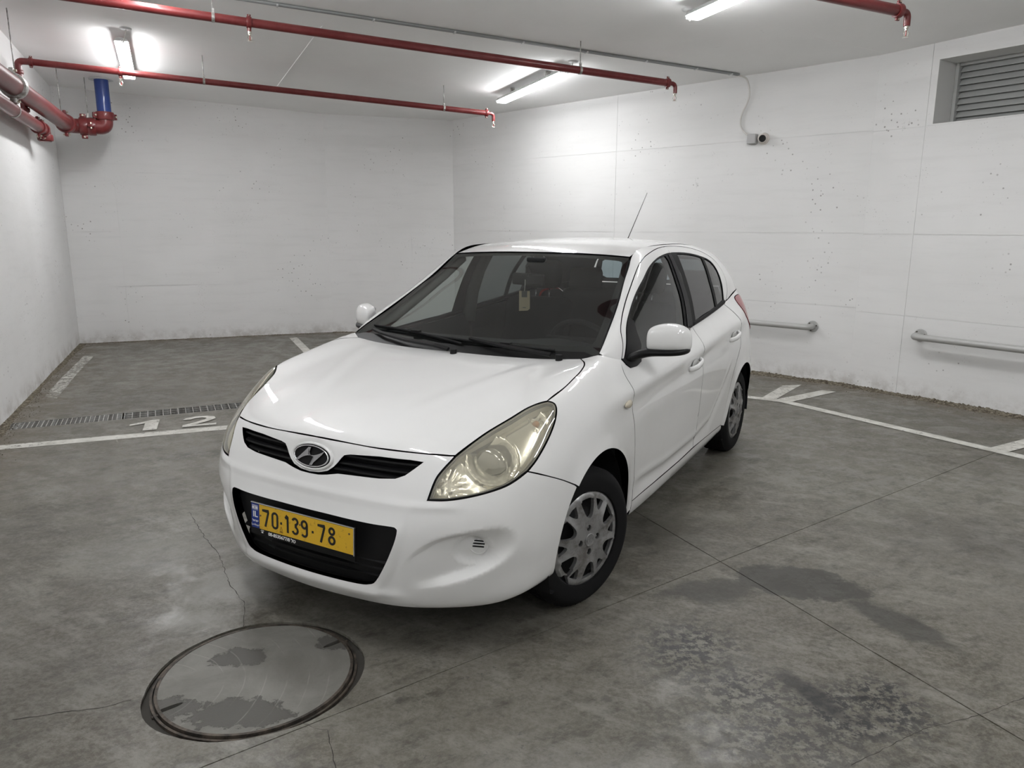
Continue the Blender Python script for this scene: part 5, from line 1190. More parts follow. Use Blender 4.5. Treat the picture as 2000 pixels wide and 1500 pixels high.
# rear screen
RWP = [[(x, y * f, z + dz * f * f) for f in (0, .5, 1.0)] for x, y, z, dz in ((-3.01, .53, 1.125, .0), (-2.99, .50, 1.20, 0), (-2.965, .47, 1.28, -.005), (-2.945, .435, 1.365, -.04))]
RWP = np.array(RWP).transpose(1, 0, 2); RWM = Master(RWP, 40, 30, True, False)
rwo = half_to_full([(-3.0,0,1.128),(-3.0,.35,1.128),(-3.0,.515,1.13),(-2.97,.49,1.22),(-2.95,.455,1.30),(-2.945,.425,1.325),(-2.945,.3,1.345),(-2.945,0,1.36)])
rwi = half_to_full([(-3.0,0,1.155),(-3.0,.40,1.155),(-2.99,.45,1.18),(-2.96,.42,1.29),(-2.95,.36,1.32),(-2.945,0,1.335)])
panel('rear_screen', RWM, F_REAR, rwi, res=.08, gap=0, m=G_REAR, t=0, off=-.004)
panel('rear_screen_frame', RWM, F_REAR, rwo, [rwi], res=.06, gap=0, m=PAINT, t=.012)
# ------------------------------------------------------------------ headlamps
lampo = [tuple(p) for p in lamp_in[:-1]] + [tuple(p) for p in lamp_top[:-1]] + [tuple(p) for p in lamp_out[:-1]] + [tuple(p) for p in lamp_bot[:-1]]
lens = panel('headlamp', LM, F_LAMP, lampo, res=.018, gap=.0055, m=G_LAMP, t=0, off=.001, mirror=True)
panel('lamp_gasket', LM, F_LAMP, lampo, [shrink3(lampo, .009, F_LAMP)], res=.03, gap=.0005, m=MATTE, t=.012, off=-.006, inner=MATTE, mirror=True, parent=lens)
L2 = to2(F_LAMP, lampo)
def lamp_rad(px_pt):
    return to2(F_LAMP, [px_pt])[0]
LB = lamp_rad((.506,.666,.755)); LT = lamp_rad((.286,.737,.860))
def bowl_depth(P):
    q = to2(F_LAMP, P); d = np.zeros(len(P)); r = np.hypot(q[:, 0] - LB[0], (q[:, 1] - LB[1])); r2 = np.hypot(q[:, 0] - LT[0], q[:, 1] - LT[1])
    d += -.050 * sstep((.091 - r) / .045) + .012 * np.exp(-((r - .093) / .004) ** 2) + .0016 * np.sin(np.arctan2(q[:, 1] - LB[1], q[:, 0] - LB[0]) * 26) * (r > .070) * (r < .092)
    d += -.030 * sstep((.034 - r2) / .025) + .007 * np.exp(-((r2 - .037) / .0035) ** 2)
    # flutes fanning out of the lower tip
    tip = to2(F_LAMP, [(.66, .55, .65)])[0]; v = q - tip; a = np.arctan2(v[:, 1], v[:, 0]); rr = np.hypot(v[:, 0], v[:, 1])
    d += .005 * np.sin(a * 22) * sstep((.11 - rr) / .05)
    return d
hs = panel('lamp_housing', LM, F_LAMP, lampo, res=.009, gap=.008, m=SATIN, t=0, off=-.042, mirror=True, parent=lens, disp=bowl_depth)
# walls of the lamp bowl between housing and lens
for s, par in ((1, lens[0]), (-1, lens[1])):
    o2 = densify(inset(L2, .0065), .02); A, B = [], []
    for q in o2:
        P0, N0 = LM.cast(*ray2(F_LAMP, q)); A.append(P0 - N0 * .002); B.append(P0 - N0 * .048)
    n = len(A); V = [(p[0], s * p[1], p[2]) for p in A + B]; mesh_obj('lamp_wall', V, [(i, (i + 1) % n, n + (i + 1) % n, n + i) for i in range(n)], mat('lamp_wall', (.52, .49, .40), .35, metal=.3), par, smooth=True)
    for (cq, r, dep) in ((LB, .066, .050), (LT, .013, .030)):
        P0, N0 = LM.cast(*ray2(F_LAMP, cq)); N1 = nrm(np.array([.9, .35, .1])); c = P0 - N0 * .088 if r > .03 else P0 - N0 * .055
        M = Matrix.Translation((c[0], s * c[1], c[2])) @ Vector((N1[0], s * N1[1], N1[2])).to_track_quat('Y', 'Z').to_matrix().to_4x4()
        bm = bmesh.new(); lathe(bm, [(r * .98, 0), (r, dep * .5), (r * .92, dep * .62), (r * .7, dep * .74), (r * .35, dep * .80), (.0008, dep * .82)], 32, M)
        bm_obj('bulb_shield' if r > .03 else 'turn_bulb', bm, mat('lamp_projector', (.42, .42, .39), .10, metal=.75) if r > .03 else mat('amber_bulb', (.45, .22, .10), .2), par, smooth=True)
# side repeater
for s, par in ((1, fender[0]), (-1, fender[1])):
    bm = bmesh.new(); bmesh.ops.create_uvsphere(bm, u_segments=24, v_segments=12, radius=1)
    for v in bm.verts:
        x = v.co.x; v.co = Vector((-.322 + x * .040, s * (.845 + v.co.y * .010), .797 + v.co.z * .017 * (1 - .35 * x)))
    bm_obj('side_indicator', bm, mat('repeater_lens', (.55, .50, .40), .12, coat=.6), par, smooth=True)

# fog lamp blanks
for s in (1, -1):
    c2 = np.array([.6375, .439]); P0, N0 = LM.cast(*ray2(F_CYL, c2)); N1 = nrm(np.array([.90, .30, .10])); c = P0 - N0 * .066
    M = Matrix.Translation((c[0], s * c[1], c[2])) @ Vector((N1[0], s * N1[1], N1[2])).to_track_quat('Y', 'Z').to_matrix().to_4x4()
    bm = bmesh.new(); lathe(bm, [(.036, -.02), (.036, .008), (.0345, .0105), (.0325, .0095), (.031, .006), (.002, .008)], 40, M)
    fc = bm_obj('fog_blank', bm, PAINT, bumper, angle=40)
    for k, (zz, hw) in enumerate(((.014, .020), (.004, .0235), (-.007, .021))):
        bm = bmesh.new(); box(bm, (0 + s * .000, .0085, zz), (hw * 2, .003, .0048), M, .0006); bm_obj('vent_slot', bm, MATTE, fc)

# number plate
PL_N = nrm(np.array([1.0, 0, .06])); PLX = .792
plate = empty('number_plate', parent=CAR)
PM = Matrix.Translation((.800, 0.0, .4555)) @ Matrix.Rotation(math.radians(-3.0), 4, 'Y')
PM = PM @ Matrix.Diagonal((1, 1, .90, 1)); plate.matrix_local = PM          # local: x out of the plate, y to the car's left (picture right), z up
YEL = mat('plate_yellow', (.60, .36, .022), .45); BLU = mat('plate_blue', (.012, .035, .22), .4); DIG = mat('plate_black', (.012, .012, .012), .5); WHT = mat('print_white', (.75, .75, .75), .5)
def yel():
    t = NT(YEL); co = t.coord('Object'); d = t.mapr(t.noise(co, 60, 5, .7), .55, .75); c = t.mix(d, (.66, .40, .025), (.30, .17, .02)); t.l(c, t.b.inputs['Base Color'])
yel()
bm = bmesh.new(); box(bm, (-.004, 0, -.012), (.008, .532, .142), None, .002); bm_obj('plate_holder', bm, BLACK, plate)
bm = bmesh.new(); box(bm, (.0012, .0215, 0), (.0020, .475, .108), None, .0006); bm_obj('plate_face', bm, YEL, plate)
bm = bmesh.new(); box(bm, (.0012, -.238, 0), (.0020, .042, .108), None, .0006); bm_obj('country_band', bm, BLU, plate)
bm = bmesh.new()
for c, s_ in (((.001, 0, .0575), (.004, .524, .003)), ((.001, .261, 0), (.004, .003, .116))): box(bm, c, s_, None, .0008)
bm_obj('plate_edge', bm, mat('worn_edge', (.55, .55, .55), .3, metal=.6), plate)
def stroke(bm, pts, w, x0=.0018, x1=.0030, closed=False):
    """flat ribbon of width w along a 2D path (y, z)"""
    P = [np.array(p, float) for p in pts]; n = len(P); A = []
    for i in range(n):
        a = P[(i - 1) % n] if closed or i > 0 else P[i]; b = P[(i + 1) % n] if closed or i < n - 1 else P[i]
        d = b - a; d = d / max(np.hypot(*d), 1e-9); nn = np.array([-d[1], d[0]])
        k = 1.0
        if 0 < i < n - 1 or closed:
            u = P[i] - a; v = b - P[i]; cosv = (u @ v) / max(np.hypot(*u) * np.hypot(*v), 1e-9); k = 1 / max(math.sqrt(max((1 + cosv) / 2, 0)), .5)
        A.append([bm.verts.new((x, *(P[i] + nn * w / 2 * sg * k))) for sg, x in ((1, x0), (1, x1), (-1, x1), (-1, x0))])
    rng = range(n if closed else n - 1)
    for i in rng:
        a, b = A[i], A[(i + 1) % n]
        for k in range(4): bm.faces.new((a[k], a[(k + 1) % 4], b[(k + 1) % 4], b[k]))
    if not closed: bm.faces.new(A[0]); bm.faces.new(A[-1][::-1])
def ell(cx, cz, a, b, t0, t1, n=14): return [(cx + a * math.cos(math.radians(t)), cz + b * math.sin(math.radians(t))) for t in np.linspace(t0, t1, n)]
H, W_ = .075, .036           # digit height and width
def digit(ch):
    w, h, t = W_ / 2, H, .0098; e = t / 2
    if ch == '7': return [([(-w, h - e), (w - e * .4, h - e), (w - e * .6, h - .010), (-w * .15, 0)], False)]
    if ch == '1': return [([(-w * .55, h * .80), (0 + e * .5, h - e * .9), (e * .5, h - e), (e * .5, 0)], False)]
    if ch == '0': return [(ell(0, h - w, w - e, w - e, 0, 180, 10) + ell(0, w, w - e, w - e, 180, 360, 10), True)]
    if ch == '3': return [(ell(0, h - w * .98, w - e, w * .98 - e, 165, -75, 14) + ell(0, w * 1.07, w - e, w * 1.07 - e, 75, -165, 14), False)]
    if ch == '9': return [(ell(0, h - w * 1.12, w - e, w * 1.12 - e, 0, 360, 20)[:-1], True), ([(w - e, h - w * 1.1)] + [(w - e, h * .42)] + ell(0, w, w - e, w - e, 0, -150, 10), False)]
    if ch == '8': return [(ell(0, h - w * .95, (w - e) * .88, w * .95 - e * .9, 0, 360, 20)[:-1], True), (ell(0, w * 1.10, w - e, w * 1.10 - e, 0, 360, 20)[:-1], True)]
xs = {0: -.179, 1: -.132, 3: -.076, 4: -.036, 5: .009, 7: .090, 8: .138, 9: .180}
seq = [('7', -.181), ('0', -.131), ('1', -.066), ('3', -.025), ('9', .022), ('7', .107), ('8', .158)]
for ch, yc in seq:
    bm = bmesh.new()
    for pts, cl in digit(ch): stroke(bm, [(yc + p[0], p[1] - .0375) for p in pts], .0098, closed=cl)
    bmesh.ops.recalc_face_normals(bm, faces=bm.faces); bm_obj('digit', bm, DIG, plate)
for yc in (-.098, .064):
    bm = bmesh.new(); box(bm, (.0024, yc, -.004), (.0012, .009, .010)); bm_obj('dash_dot', bm, DIG, plate)
bm = bmesh.new(); stroke(bm, [(-.104, -.034), (-.098, -.019), (-.092, -.034)], .0009, closed=True); stroke(bm, ell(-.1035, -.042, .0022, .004, 0, 360, 10)[:-1], .0009, closed=True)
stroke(bm, ell(-.098, -.042, .0022, .004, 0, 360, 10)[:-1], .0009, closed=True); stroke(bm, ell(-.0925, -.042, .0022, .004, 0, 360, 10)[:-1], .0009, closed=True); bm_obj('approval_mark', bm, mat('mark_brown', (.12, .06, .02), .5), plate)
for y_, z_ in ((-.209, .006), (.241, .030), (-.001, .012)):
    bm = bmesh.new(); lathe(bm, [(.0042, .0015), (.0042, .0035), (.0025, .0048), (.0004, .005)], 16, Matrix.Translation((0, y_, z_)) @ Matrix.Rotation(-PI / 2, 4, 'Z')); bm_obj('plate_screw', bm, mat('screw_brown', (.16, .11, .05), .4, metal=.4), plate)
# flag, letters and script on the blue band
bm = bmesh.new(); box(bm, (.0026, -.239, .037), (.0008, .030, .021)); bm_obj('flag', bm, WHT, plate)
bm = bmesh.new()
for z_ in (.0445, .0295): box(bm, (.0032, -.239, z_), (.0006, .030, .0024))
for r in (0, 180): stroke(bm, [(-.239 + .0042 * math.sin(math.radians(a + r)), .037 + .0042 * math.cos(math.radians(a + r))) for a in (0, 120, 240)], .0006, .0030, .0034, True)
bm_obj('flag_marks', bm, BLU, plate)
def text_obj(name, s, size, m, parent, loc, ext=.0004, align='CENTER', shear=0, bold=0.0, rot=None, sx=1.0):
    cu = bpy.data.curves.new(name, 'FONT'); cu.body = s; cu.size = size; cu.extrude = ext; cu.align_x = align; cu.align_y = 'CENTER'; cu.offset = bold; cu.resolution_u = 3
    o = bpy.data.objects.new(name + '_src', cu); COL.objects.link(o); dg = bpy.context.evaluated_depsgraph_get(); dg.update()
    me = bpy.data.meshes.new_from_object(o.evaluated_get(dg)); bpy.data.objects.remove(o)
    me.materials.clear(); me.materials.append(m); n = bpy.data.objects.new(name, me); link(n, parent)
    R = Matrix(((0, 0, 1, 0), (1, 0, 0, 0), (0, 1, 0, 0), (0, 0, 0, 1))) if rot is None else rot
    n.matrix_local = Matrix.Translation(loc) @ R @ Matrix.Scale(sx, 4, (1, 0, 0)); return n
text_obj('country_letters', 'IL', .036, WHT, plate, (.0028, -.238, .006), bold=.0008)
text_obj('script_upper', '\u05d9\u05e9\u05e8\u05d0\u05dc'[::-1], .013, WHT, plate, (.0028, -.238, -.023), bold=.0001)
text_obj('script_lower', '\u0625\u0633\u0631\u0627\u0626\u064a\u0644', .010, WHT, plate, (.0028, -.238, -.039))
text_obj('phone_digits', '08-8535677/8 \u05dc\u05d8', .0205, WHT, plate, (.0010, -.098, -.0685), bold=.0005, sx=1.0)
bm = bmesh.new(); stroke(bm, [(-.211, -.062), (-.208, -.0595), (-.198, -.0595), (-.195, -.062)], .0022, .0005, .0014); box(bm, (.001, -.203, -.068), (.0008, .009, .0075)); bm_obj('phone_symbol', bm, WHT, plate)
# ------------------------------------------------------------------ wheels (local y = outwards, local x = forward)
def hub_outline():
    RO = .198
    def pol(r, a): a = math.radians(a); return (r * math.cos(a), r * math.sin(a))
    holes = []
    for k in range(6):
        a0 = 32 + 60 * k
        big = [pol(.172, a0 + 13.5), pol(.150, a0 + 13.2), pol(.125, a0 + 12), pol(.108, a0 + 9.5), pol(.099, a0 + 4.5), pol(.097, a0), pol(.099, a0 - 4.5), pol(.108, a0 - 9.5), pol(.125, a0 - 12), pol(.150, a0 - 13.2), pol(.172, a0 - 13.5), pol(.1745, a0 - 7), pol(.1745, a0), pol(.1745, a0 + 7)]
        holes.append(np.array(big))
        a1 = a0 + 30
        small = [pol(.171, a1 + 8.5), pol(.150, a1 + 6.3), pol(.133, a1 + 3.2), pol(.127, a1), pol(.133, a1 - 3.2), pol(.150, a1 - 6.3), pol(.171, a1 - 8.5), pol(.173, a1)]
        holes.append(np.array(small))
    return RO, holes
def make_wheel(name, label_broken, x, y, side, steer=0.0, spin=0.0, parent=CAR):
    w_ = empty(name, parent=parent)
    M = Matrix.Translation((x, y, .297)) @ Matrix.Rotation(steer, 4, 'Z')
    if side < 0: M = M @ Matrix.Rotation(PI, 4, 'Z')
    w_.matrix_local = M          # local y points outwards after this
    # tyre: y = 0 at the outer sidewall bulge plane
    R = .297; pr = [(.200, -.012), (.203, -.004), (.210, -.0015), (.222, -.002), (.245, .002), (.262, -.001), (.274, -.008), (.2835, -.017), (.2895, -.026)]
    tread = []
    yy = -.030
    for k, wd in enumerate((.022, .024, .028, .024, .022)):
        tread += [(R - abs(k - 2) * .0012, yy), (R - abs(k - 2) * .0012, yy - wd)]
        if k < 4: tread += [(R - .009, yy - wd - .001), (R - .009, yy - wd - .005)]
        yy -= wd + .006
    pr += tread + [(.288, -.155), (.280, -.164), (.262, -.172), (.235, -.176), (.205, -.170), (.198, -.160)]
    bm = bmesh.new(); lathe(bm, pr, 96); bmesh.ops.recalc_face_normals(bm, faces=bm.faces)
    ty = bm_obj('tyre', bm, RUB, w_, angle=35)
    # sipes across the shoulders
    bm = bmesh.new()
    for k in range(60):
        a = 2 * PI * k / 60
        for yc, ln in ((-.036, .02), (-.142, .02)):
            box(bm, (0, 0, 0), (.003, ln, .006), Matrix.Rotation(a, 4, 'Y') @ Matrix.Translation((0, yc, R - .0065)) @ Matrix.Rotation(.25, 4, 'Z'))
    tag(bm_obj('tread_sipes', bm, MATTE, ty), None, kind='stuff')
    # steel rim behind the cover
    bm = bmesh.new(); lathe(bm, [(.200, -.012), (.196, -.014), (.190, -.028), (.176, -.034), (.168, -.060), (.150, -.066), (.10, -.050), (.06, -.040), (.035, -.044), (.001, -.044)], 48); bmesh.ops.recalc_face_normals(bm, faces=bm.faces)
    bm_obj('rim', bm, mat('rim_steel', (.018, .018, .019), .55, metal=.3), w_, angle=40)
    RO, holes = hub_outline()
    if label_broken:
        # the cracked cover: one opening torn out to the edge
        def pol(r, a): a = math.radians(a); return (r * math.cos(a), r * math.sin(a))
        kb = min(range(6), key=lambda k: abs(((32 + 60 * k - 0) - 212) % 360))
    def circ(r, n): return [(r * math.cos(2 * PI * k / n), r * math.sin(2 * PI * k / n)) for k in range(n)]
    nuts = [np.array([(.052 * math.cos(math.radians(a)) + .0135 * math.cos(t), .052 * math.sin(math.radians(a)) + .0135 * math.sin(t)) for t in np.linspace(0, 2 * PI, 14, endpoint=False)]) for a in (2, 92, 182, 272)]
    outer = circ(RO, 90)
    if label_broken:
        outer = [p for p in outer if not (218 < math.degrees(math.atan2(p[1], p[0])) % 360 < 236)]
        ang = [math.degrees(math.atan2(p[1], p[0])) % 360 for p in outer]
        i0 = max(i for i, a in enumerate(ang) if a <= 218)
        jag = [pol(.190, 219), pol(.178, 221), pol(.172, 224), pol(.155, 223), pol(.135, 226), pol(.142, 229), pol(.160, 228), pol(.175, 230), pol(.186, 234)]
        outer = outer[:i0 + 1] + jag + outer[i0 + 1:]
        # merge the torn area with the big opening by shrinking that opening's far edge
        h = holes[2 * kb]; holes[2 * kb] = np.array([p * (0.97 if np.hypot(*p) > .168 else 1.0) for p in h])
    hl = [h for i, h in enumerate(holes)] + nuts
    V2, F = cdt_fill(densify(outer, .02), [densify(h, .008) for h in hl], .011)
    r = np.hypot(V2[:, 0], V2[:, 1]); ang = np.degrees(np.arctan2(V2[:, 1], V2[:, 0]))
    prof = np.interp(r, [0, .025, .032, .07, .10, .14, .175, .188, .198], [.012, .012, .009, .010, .008, .002, -.006, -.004, -.012])
    # raised U ribs round the six large openings
    for k in range(6):
        a0 = math.radians(32 + 60 * k); u = V2[:, 0] * math.cos(a0) + V2[:, 1] * math.sin(a0); v = -V2[:, 0] * math.sin(a0) + V2[:, 1] * math.cos(a0)
        hw = np.interp(u, [.09, .13, .175], [.018, .030, .041]); dU = np.where(u > .118, np.abs(np.abs(v) - hw), np.abs(np.hypot(v, u - .120) - .024))
        ok = (u > .085) & (np.abs(v) < .07)
        prof += np.where(ok, .0065 * sstep((.0135 - dU) / .005), 0) * (r < .184)
    V = np.stack([V2[:, 0], prof, V2[:, 1]], 1); B = V.copy(); B[:, 1] -= .016
    n = len(V); a = V[F]; fn = np.cross(a[:, 1] - a[:, 0], a[:, 2] - a[:, 0])
    if fn[:, 1].sum() < 0: F = F[:, ::-1]
    E = edge_loops(F); faces = [tuple(f) for f in F] + [(b, a_, a_ + n, b + n) for a_, b in E]
    cov = mesh_obj('hubcap', np.concatenate([V, B]).tolist(), faces, HUB, w_, smooth=True); cov.data.set_sharp_from_angle(angle=math.radians(38))
    bm = bmesh.new(); lathe(bm, [(.0275, .006), (.0275, .0135), (.0255, .0148), (.0235, .0135), (.001, .0150)], 40); bmesh.ops.recalc_face_normals(bm, faces=bm.faces); cap = bm_obj('hub_cap_centre', bm, HUB, cov, angle=40)
    bm = bmesh.new(); stroke(bm, ell(0, 0, .0175, .0105, 0, 360, 24)[:-1], .0013, .0140, .0156, True)
    stroke(bm, [(-.006, -.007), (-.001, .007)], .0028, .0140, .0156); stroke(bm, [(.001, -.007), (.006, .007)], .0028, .0140, .0156); stroke(bm, [(-.004, -.002), (.004, .002)], .0018, .0140, .0156)
    for v in bm.verts: v.co = Vector((-v.co.y, v.co.x, v.co.z))
    bmesh.ops.recalc_face_normals(bm, faces=bm.faces); bm_obj('cap_emblem', bm, HUB, cap)
    for a_ in (2, 92, 182, 272):
        bm = bmesh.new(); q = (.052 * math.cos(math.radians(a_)), .052 * math.sin(math.radians(a_)))
        lathe(bm, [(.0085, -.02), (.0085, -.004), (.007, .000), (.003, .0025), (.0004, .003)], 6, Matrix.Translation((q[0], 0, q[1]))); bmesh.ops.recalc_face_normals(bm, faces=bm.faces)
        bm_obj('wheel_nut', bm, mat('nut_metal', (.25, .25, .25), .4, metal=.7), w_)
        bm = bmesh.new(); rr = lathe(bm, [(.0138, .0090), (.0132, .0005), (.0128, -.012)], 16, Matrix.Translation((q[0], 0, q[1]))); bmesh.ops.recalc_face_normals(bm, faces=bm.faces); bm_obj('nut_well', bm, mat('well_dark', (.06, .06, .06), .6), cov, smooth=True)
    if spin:
        for ch in (cov,): ch.rotation_euler = (0, spin, 0)
    return w_
# angle convention: local x forward; for the left wheels +x is picture left, so mirror the pattern by pi - a
fw = make_wheel('front_wheel', True, -0.0 + math.sin(.283) * .09, .818 + .0, 1, steer=-.283)
fw['label'] = 'front wheel with a cracked silver cover, turned towards the camera'
for ch in fw.children:
    if ch.name.startswith('hubcap'): ch['label'] = 'cracked silver wheel cover'; ch.scale = (-1, 1, 1)
rw = make_wheel('rear_wheel', False, -2.525, .812, 1, spin=.5)
make_wheel('front_wheel', False, .0 - math.sin(.283) * .0, -.812, -1, steer=-.283, spin=.3)
make_wheel('rear_wheel', False, -2.525, -.812, -1, spin=1.1)

# ------------------------------------------------------------------ wheel wells and underbody
def well(cx, cz, r, s, y0, y1, a0=-35, a1=215):
    bm = bmesh.new(); A, B = [], []
    for a in np.linspace(a0, a1, 32):
        c, q = math.cos(math.radians(a)), math.sin(math.radians(a)); z = max(cz + r * q, .17)
        A.append(bm.verts.new((cx + r * c, s * y0, z))); B.append(bm.verts.new((cx + r * c, s * y1, z)))
    for i in range(31): bm.faces.new((A[i], A[i + 1], B[i + 1], B[i]))
    bm.faces.new(B); bmesh.ops.recalc_face_normals(bm, faces=bm.faces); return bm_obj('wheel_arch_liner', bm, MATTE, CAR, smooth=False)
for s in (1, -1):
    well(AC[0], AC[1], .372, s, .798, .50); well(-2.49, .285, .368, s, .812, .50, -35, 188)
bm = bmesh.new(); box(bm, (-1.26, 0, .225), (1.75, 1.42, .11), None, .02); box(bm, (-2.50, 0, .26), (.95, .98, .13), None, .02); box(bm, (.12, 0, .25), (1.05, .98, .13), None, .03); box(bm, (-1.2, .0, .155), (2.6, .10, .05), None, .01)
bm_obj('underbody', bm, MATTE, CAR)
bm = bmesh.new(); box(bm, (.30, 0, .40), (.62, .96, .36), None, .02); bm_obj('engine_bay', bm, MATTE, CAR)
bm = bmesh.new(); box(bm, (.668, .215, .190), (.05, .09, .010), None, .002); box(bm, (.690, .215, .184), (.012, .085, .012), None, .002); bm_obj('undertray_tab', bm, mat('tab_grey', (.45, .45, .44), .6), CAR)

# ------------------------------------------------------------------ door mirrors
def mirror_cap(s, par):
    root = empty('door_mirror', parent=par)
    # housing: superellipsoid shaped by sections along y (from the root outwards)
    S = [(.818, .040, .052, 1.052, -.545), (.832, .058, .070, 1.056, -.548), (.875, .066, .080, 1.060, -.552), (.925, .072, .083, 1.062, -.560), (.975, .068, .078, 1.060, -.570), (1.015, .054, .066, 1.054, -.582), (1.036, .030, .046, 1.047, -.592), (1.040, .008, .018, 1.043, -.596)]
    S = [(.835 + (y - .835) * .80, a, b * .86, z - .012, float(np.interp(y, [.815, 1.04], [-.612, -.700]))) for (y, a, b, z, x) in S]
    V, F = [], []; K = 28
    for (y, a, b, zc2, xc) in S:
        for k in range(K):
            t = 2 * PI * k / K; c, q = math.cos(t), math.sin(t); e = .72
            X = a * math.copysign(abs(c) ** e, c); Z = b * math.copysign(abs(q) ** e, q)
            if X < 0: X *= .55
            if Z < 0: Z *= .92
            V.append((xc + X, s * y, zc2 + Z))
    for i in range(len(S) - 1):
        for k in range(K): F.append((i * K + k, i * K + (k + 1) % K, (i + 1) * K + (k + 1) % K, (i + 1) * K + k))
    F.append(tuple(range(K))); F.append(tuple(reversed([(len(S) - 1) * K + k for k in range(K)])))
    bm = bmesh.new(); vs = [bm.verts.new(v) for v in V]
    for f in F: bm.faces.new([vs[i] for i in f])
    bmesh.ops.recalc_face_normals(bm, faces=bm.faces); bmesh.ops.subdivide_edges(bm, edges=[], cuts=1)
    o = bm_obj('mirror_cap', bm, PAINT, root, smooth=True); o.modifiers.new('s', 'SUBSURF').levels = 1; o.modifiers['s'].render_levels = 2
    # black lower edge and arm
    S2 = [(.765, .085, .016, .965, -.53), (.785, .060, .016, .972, -.545), (.815, .046, .0155, .984, -.556), (.860, .066, .0145, .989, -.560), (.92, .074, .014, .989, -.565), (.975, .070, .013, .989, -.573), (1.015, .056, .012, .992, -.583), (1.034, .028, .008, .998, -.592)]
    S2 = [(y if y < .80 else .80 + (y - .80) * .835, a, b * 1.45, z - .0, float(np.interp(y, [.765, .835, 1.04], [-.53, -.610, -.697]))) for (y, a, b, z, x) in S2]
    bm = bmesh.new(); R = []
    for (y, a, b, zc2, xc) in S2:
        ring = []
        for k in range(20):
            t = 2 * PI * k / 20; c, q = math.cos(t), math.sin(t); X = a * math.copysign(abs(c) ** .8, c); Z = b * math.copysign(abs(q) ** .8, q)
            if X < 0: X *= .6
            ring.append(bm.verts.new((xc + X, s * y, zc2 + Z)))
        R.append(ring)
    for A, B in zip(R, R[1:]):
        for k in range(20): bm.faces.new((A[k], A[(k + 1) % 20], B[(k + 1) % 20], B[k]))
    bm.faces.new(R[0]); bm.faces.new(R[-1]); bmesh.ops.recalc_face_normals(bm, faces=bm.faces)
    o = bm_obj('mirror_arm', bm, BLACK, root, smooth=True); o.modifiers.new('s', 'SUBSURF').render_levels = 1
    bm = bmesh.new(); box(bm, (0, 0, 0), (.004, .145, .10), Matrix.Translation((-.694, s * .915, 1.045)) @ Matrix.Rotation(s * .44, 4, 'Z'), .0015); bm_obj('mirror_glass', bm, CHROME, root)
for s, par in ((1, fd[0]), (-1, fd[1])): mirror_cap(s, par)
# black corner piece the mirror grows from
sail = [tuple(p) for p in dlo if p[0] > -.70][:11]
panel('mirror_corner', GM, F_PIL, sail + [(-.672,.725,1.120),(-.655,.745,1.064),(-.668,.764,1.007),(-.64,.772,.970),(-.445,.775,.962)], res=.02, gap=.001, m=BLACK, t=.008, off=.004, inner=BLACK, mirror=True, parent=fd)
panel('mirror_foot', LM, F_SIDE, [(-.437,.77,.975),(-.66,.77,.975),(-.64,.77,.955),(-.608,.77,.935),(-.54,.77,.925),(-.47,.77,.928),(-.445,.77,.945)], res=.02, gap=0, m=BLACK, t=.006, off=.006, inner=BLACK, mirror=True, parent=fd)

# ------------------------------------------------------------------ door handles
def handle(x0, x1, z0, z1, y, s, par):
    n = 15; bm = bmesh.new(); R = []
    for i in range(n):
        t = i / (n - 1); x = x0 + (x1 - x0) * t; z = z0 + (z1 - z0) * t; o = .030 * (1 - abs(2 * t - 1) ** 3.2); a = .013 + .004 * math.sin(PI * t); b = .0095
        ring = []
        for k in range(12):
            q = 2 * PI * k / 12; ring.append(bm.verts.new((x, s * (y + o + b * math.cos(q)), z + a * math.sin(q))))
        R.append(ring)
    for A, B in zip(R, R[1:]):
        for k in range(12): bm.faces.new((A[k], A[(k + 1) % 12], B[(k + 1) % 12], B[k]))
    bm.faces.new(R[0]); bm.faces.new(R[-1]); bmesh.ops.recalc_face_normals(bm, faces=bm.faces); bm_obj('door_handle', bm, PAINT, par, smooth=True)
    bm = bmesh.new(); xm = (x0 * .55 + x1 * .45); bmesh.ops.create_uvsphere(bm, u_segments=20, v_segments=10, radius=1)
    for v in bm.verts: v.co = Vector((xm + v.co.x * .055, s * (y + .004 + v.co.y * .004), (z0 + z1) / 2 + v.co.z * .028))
    bm_obj('handle_recess_shade', bm, mat('recess_shadow', (.45, .45, .44), .5), par, smooth=True)  # grey disc: shade of the handle hollow put into the colour
for s, a, b in ((1, fd[0], rd[0]), (-1, fd[1], rd[1])):
    handle(-1.215, -1.405, .806, .835, .846, s, a); handle(-2.055, -2.255, .857, .886, .848, s, b)

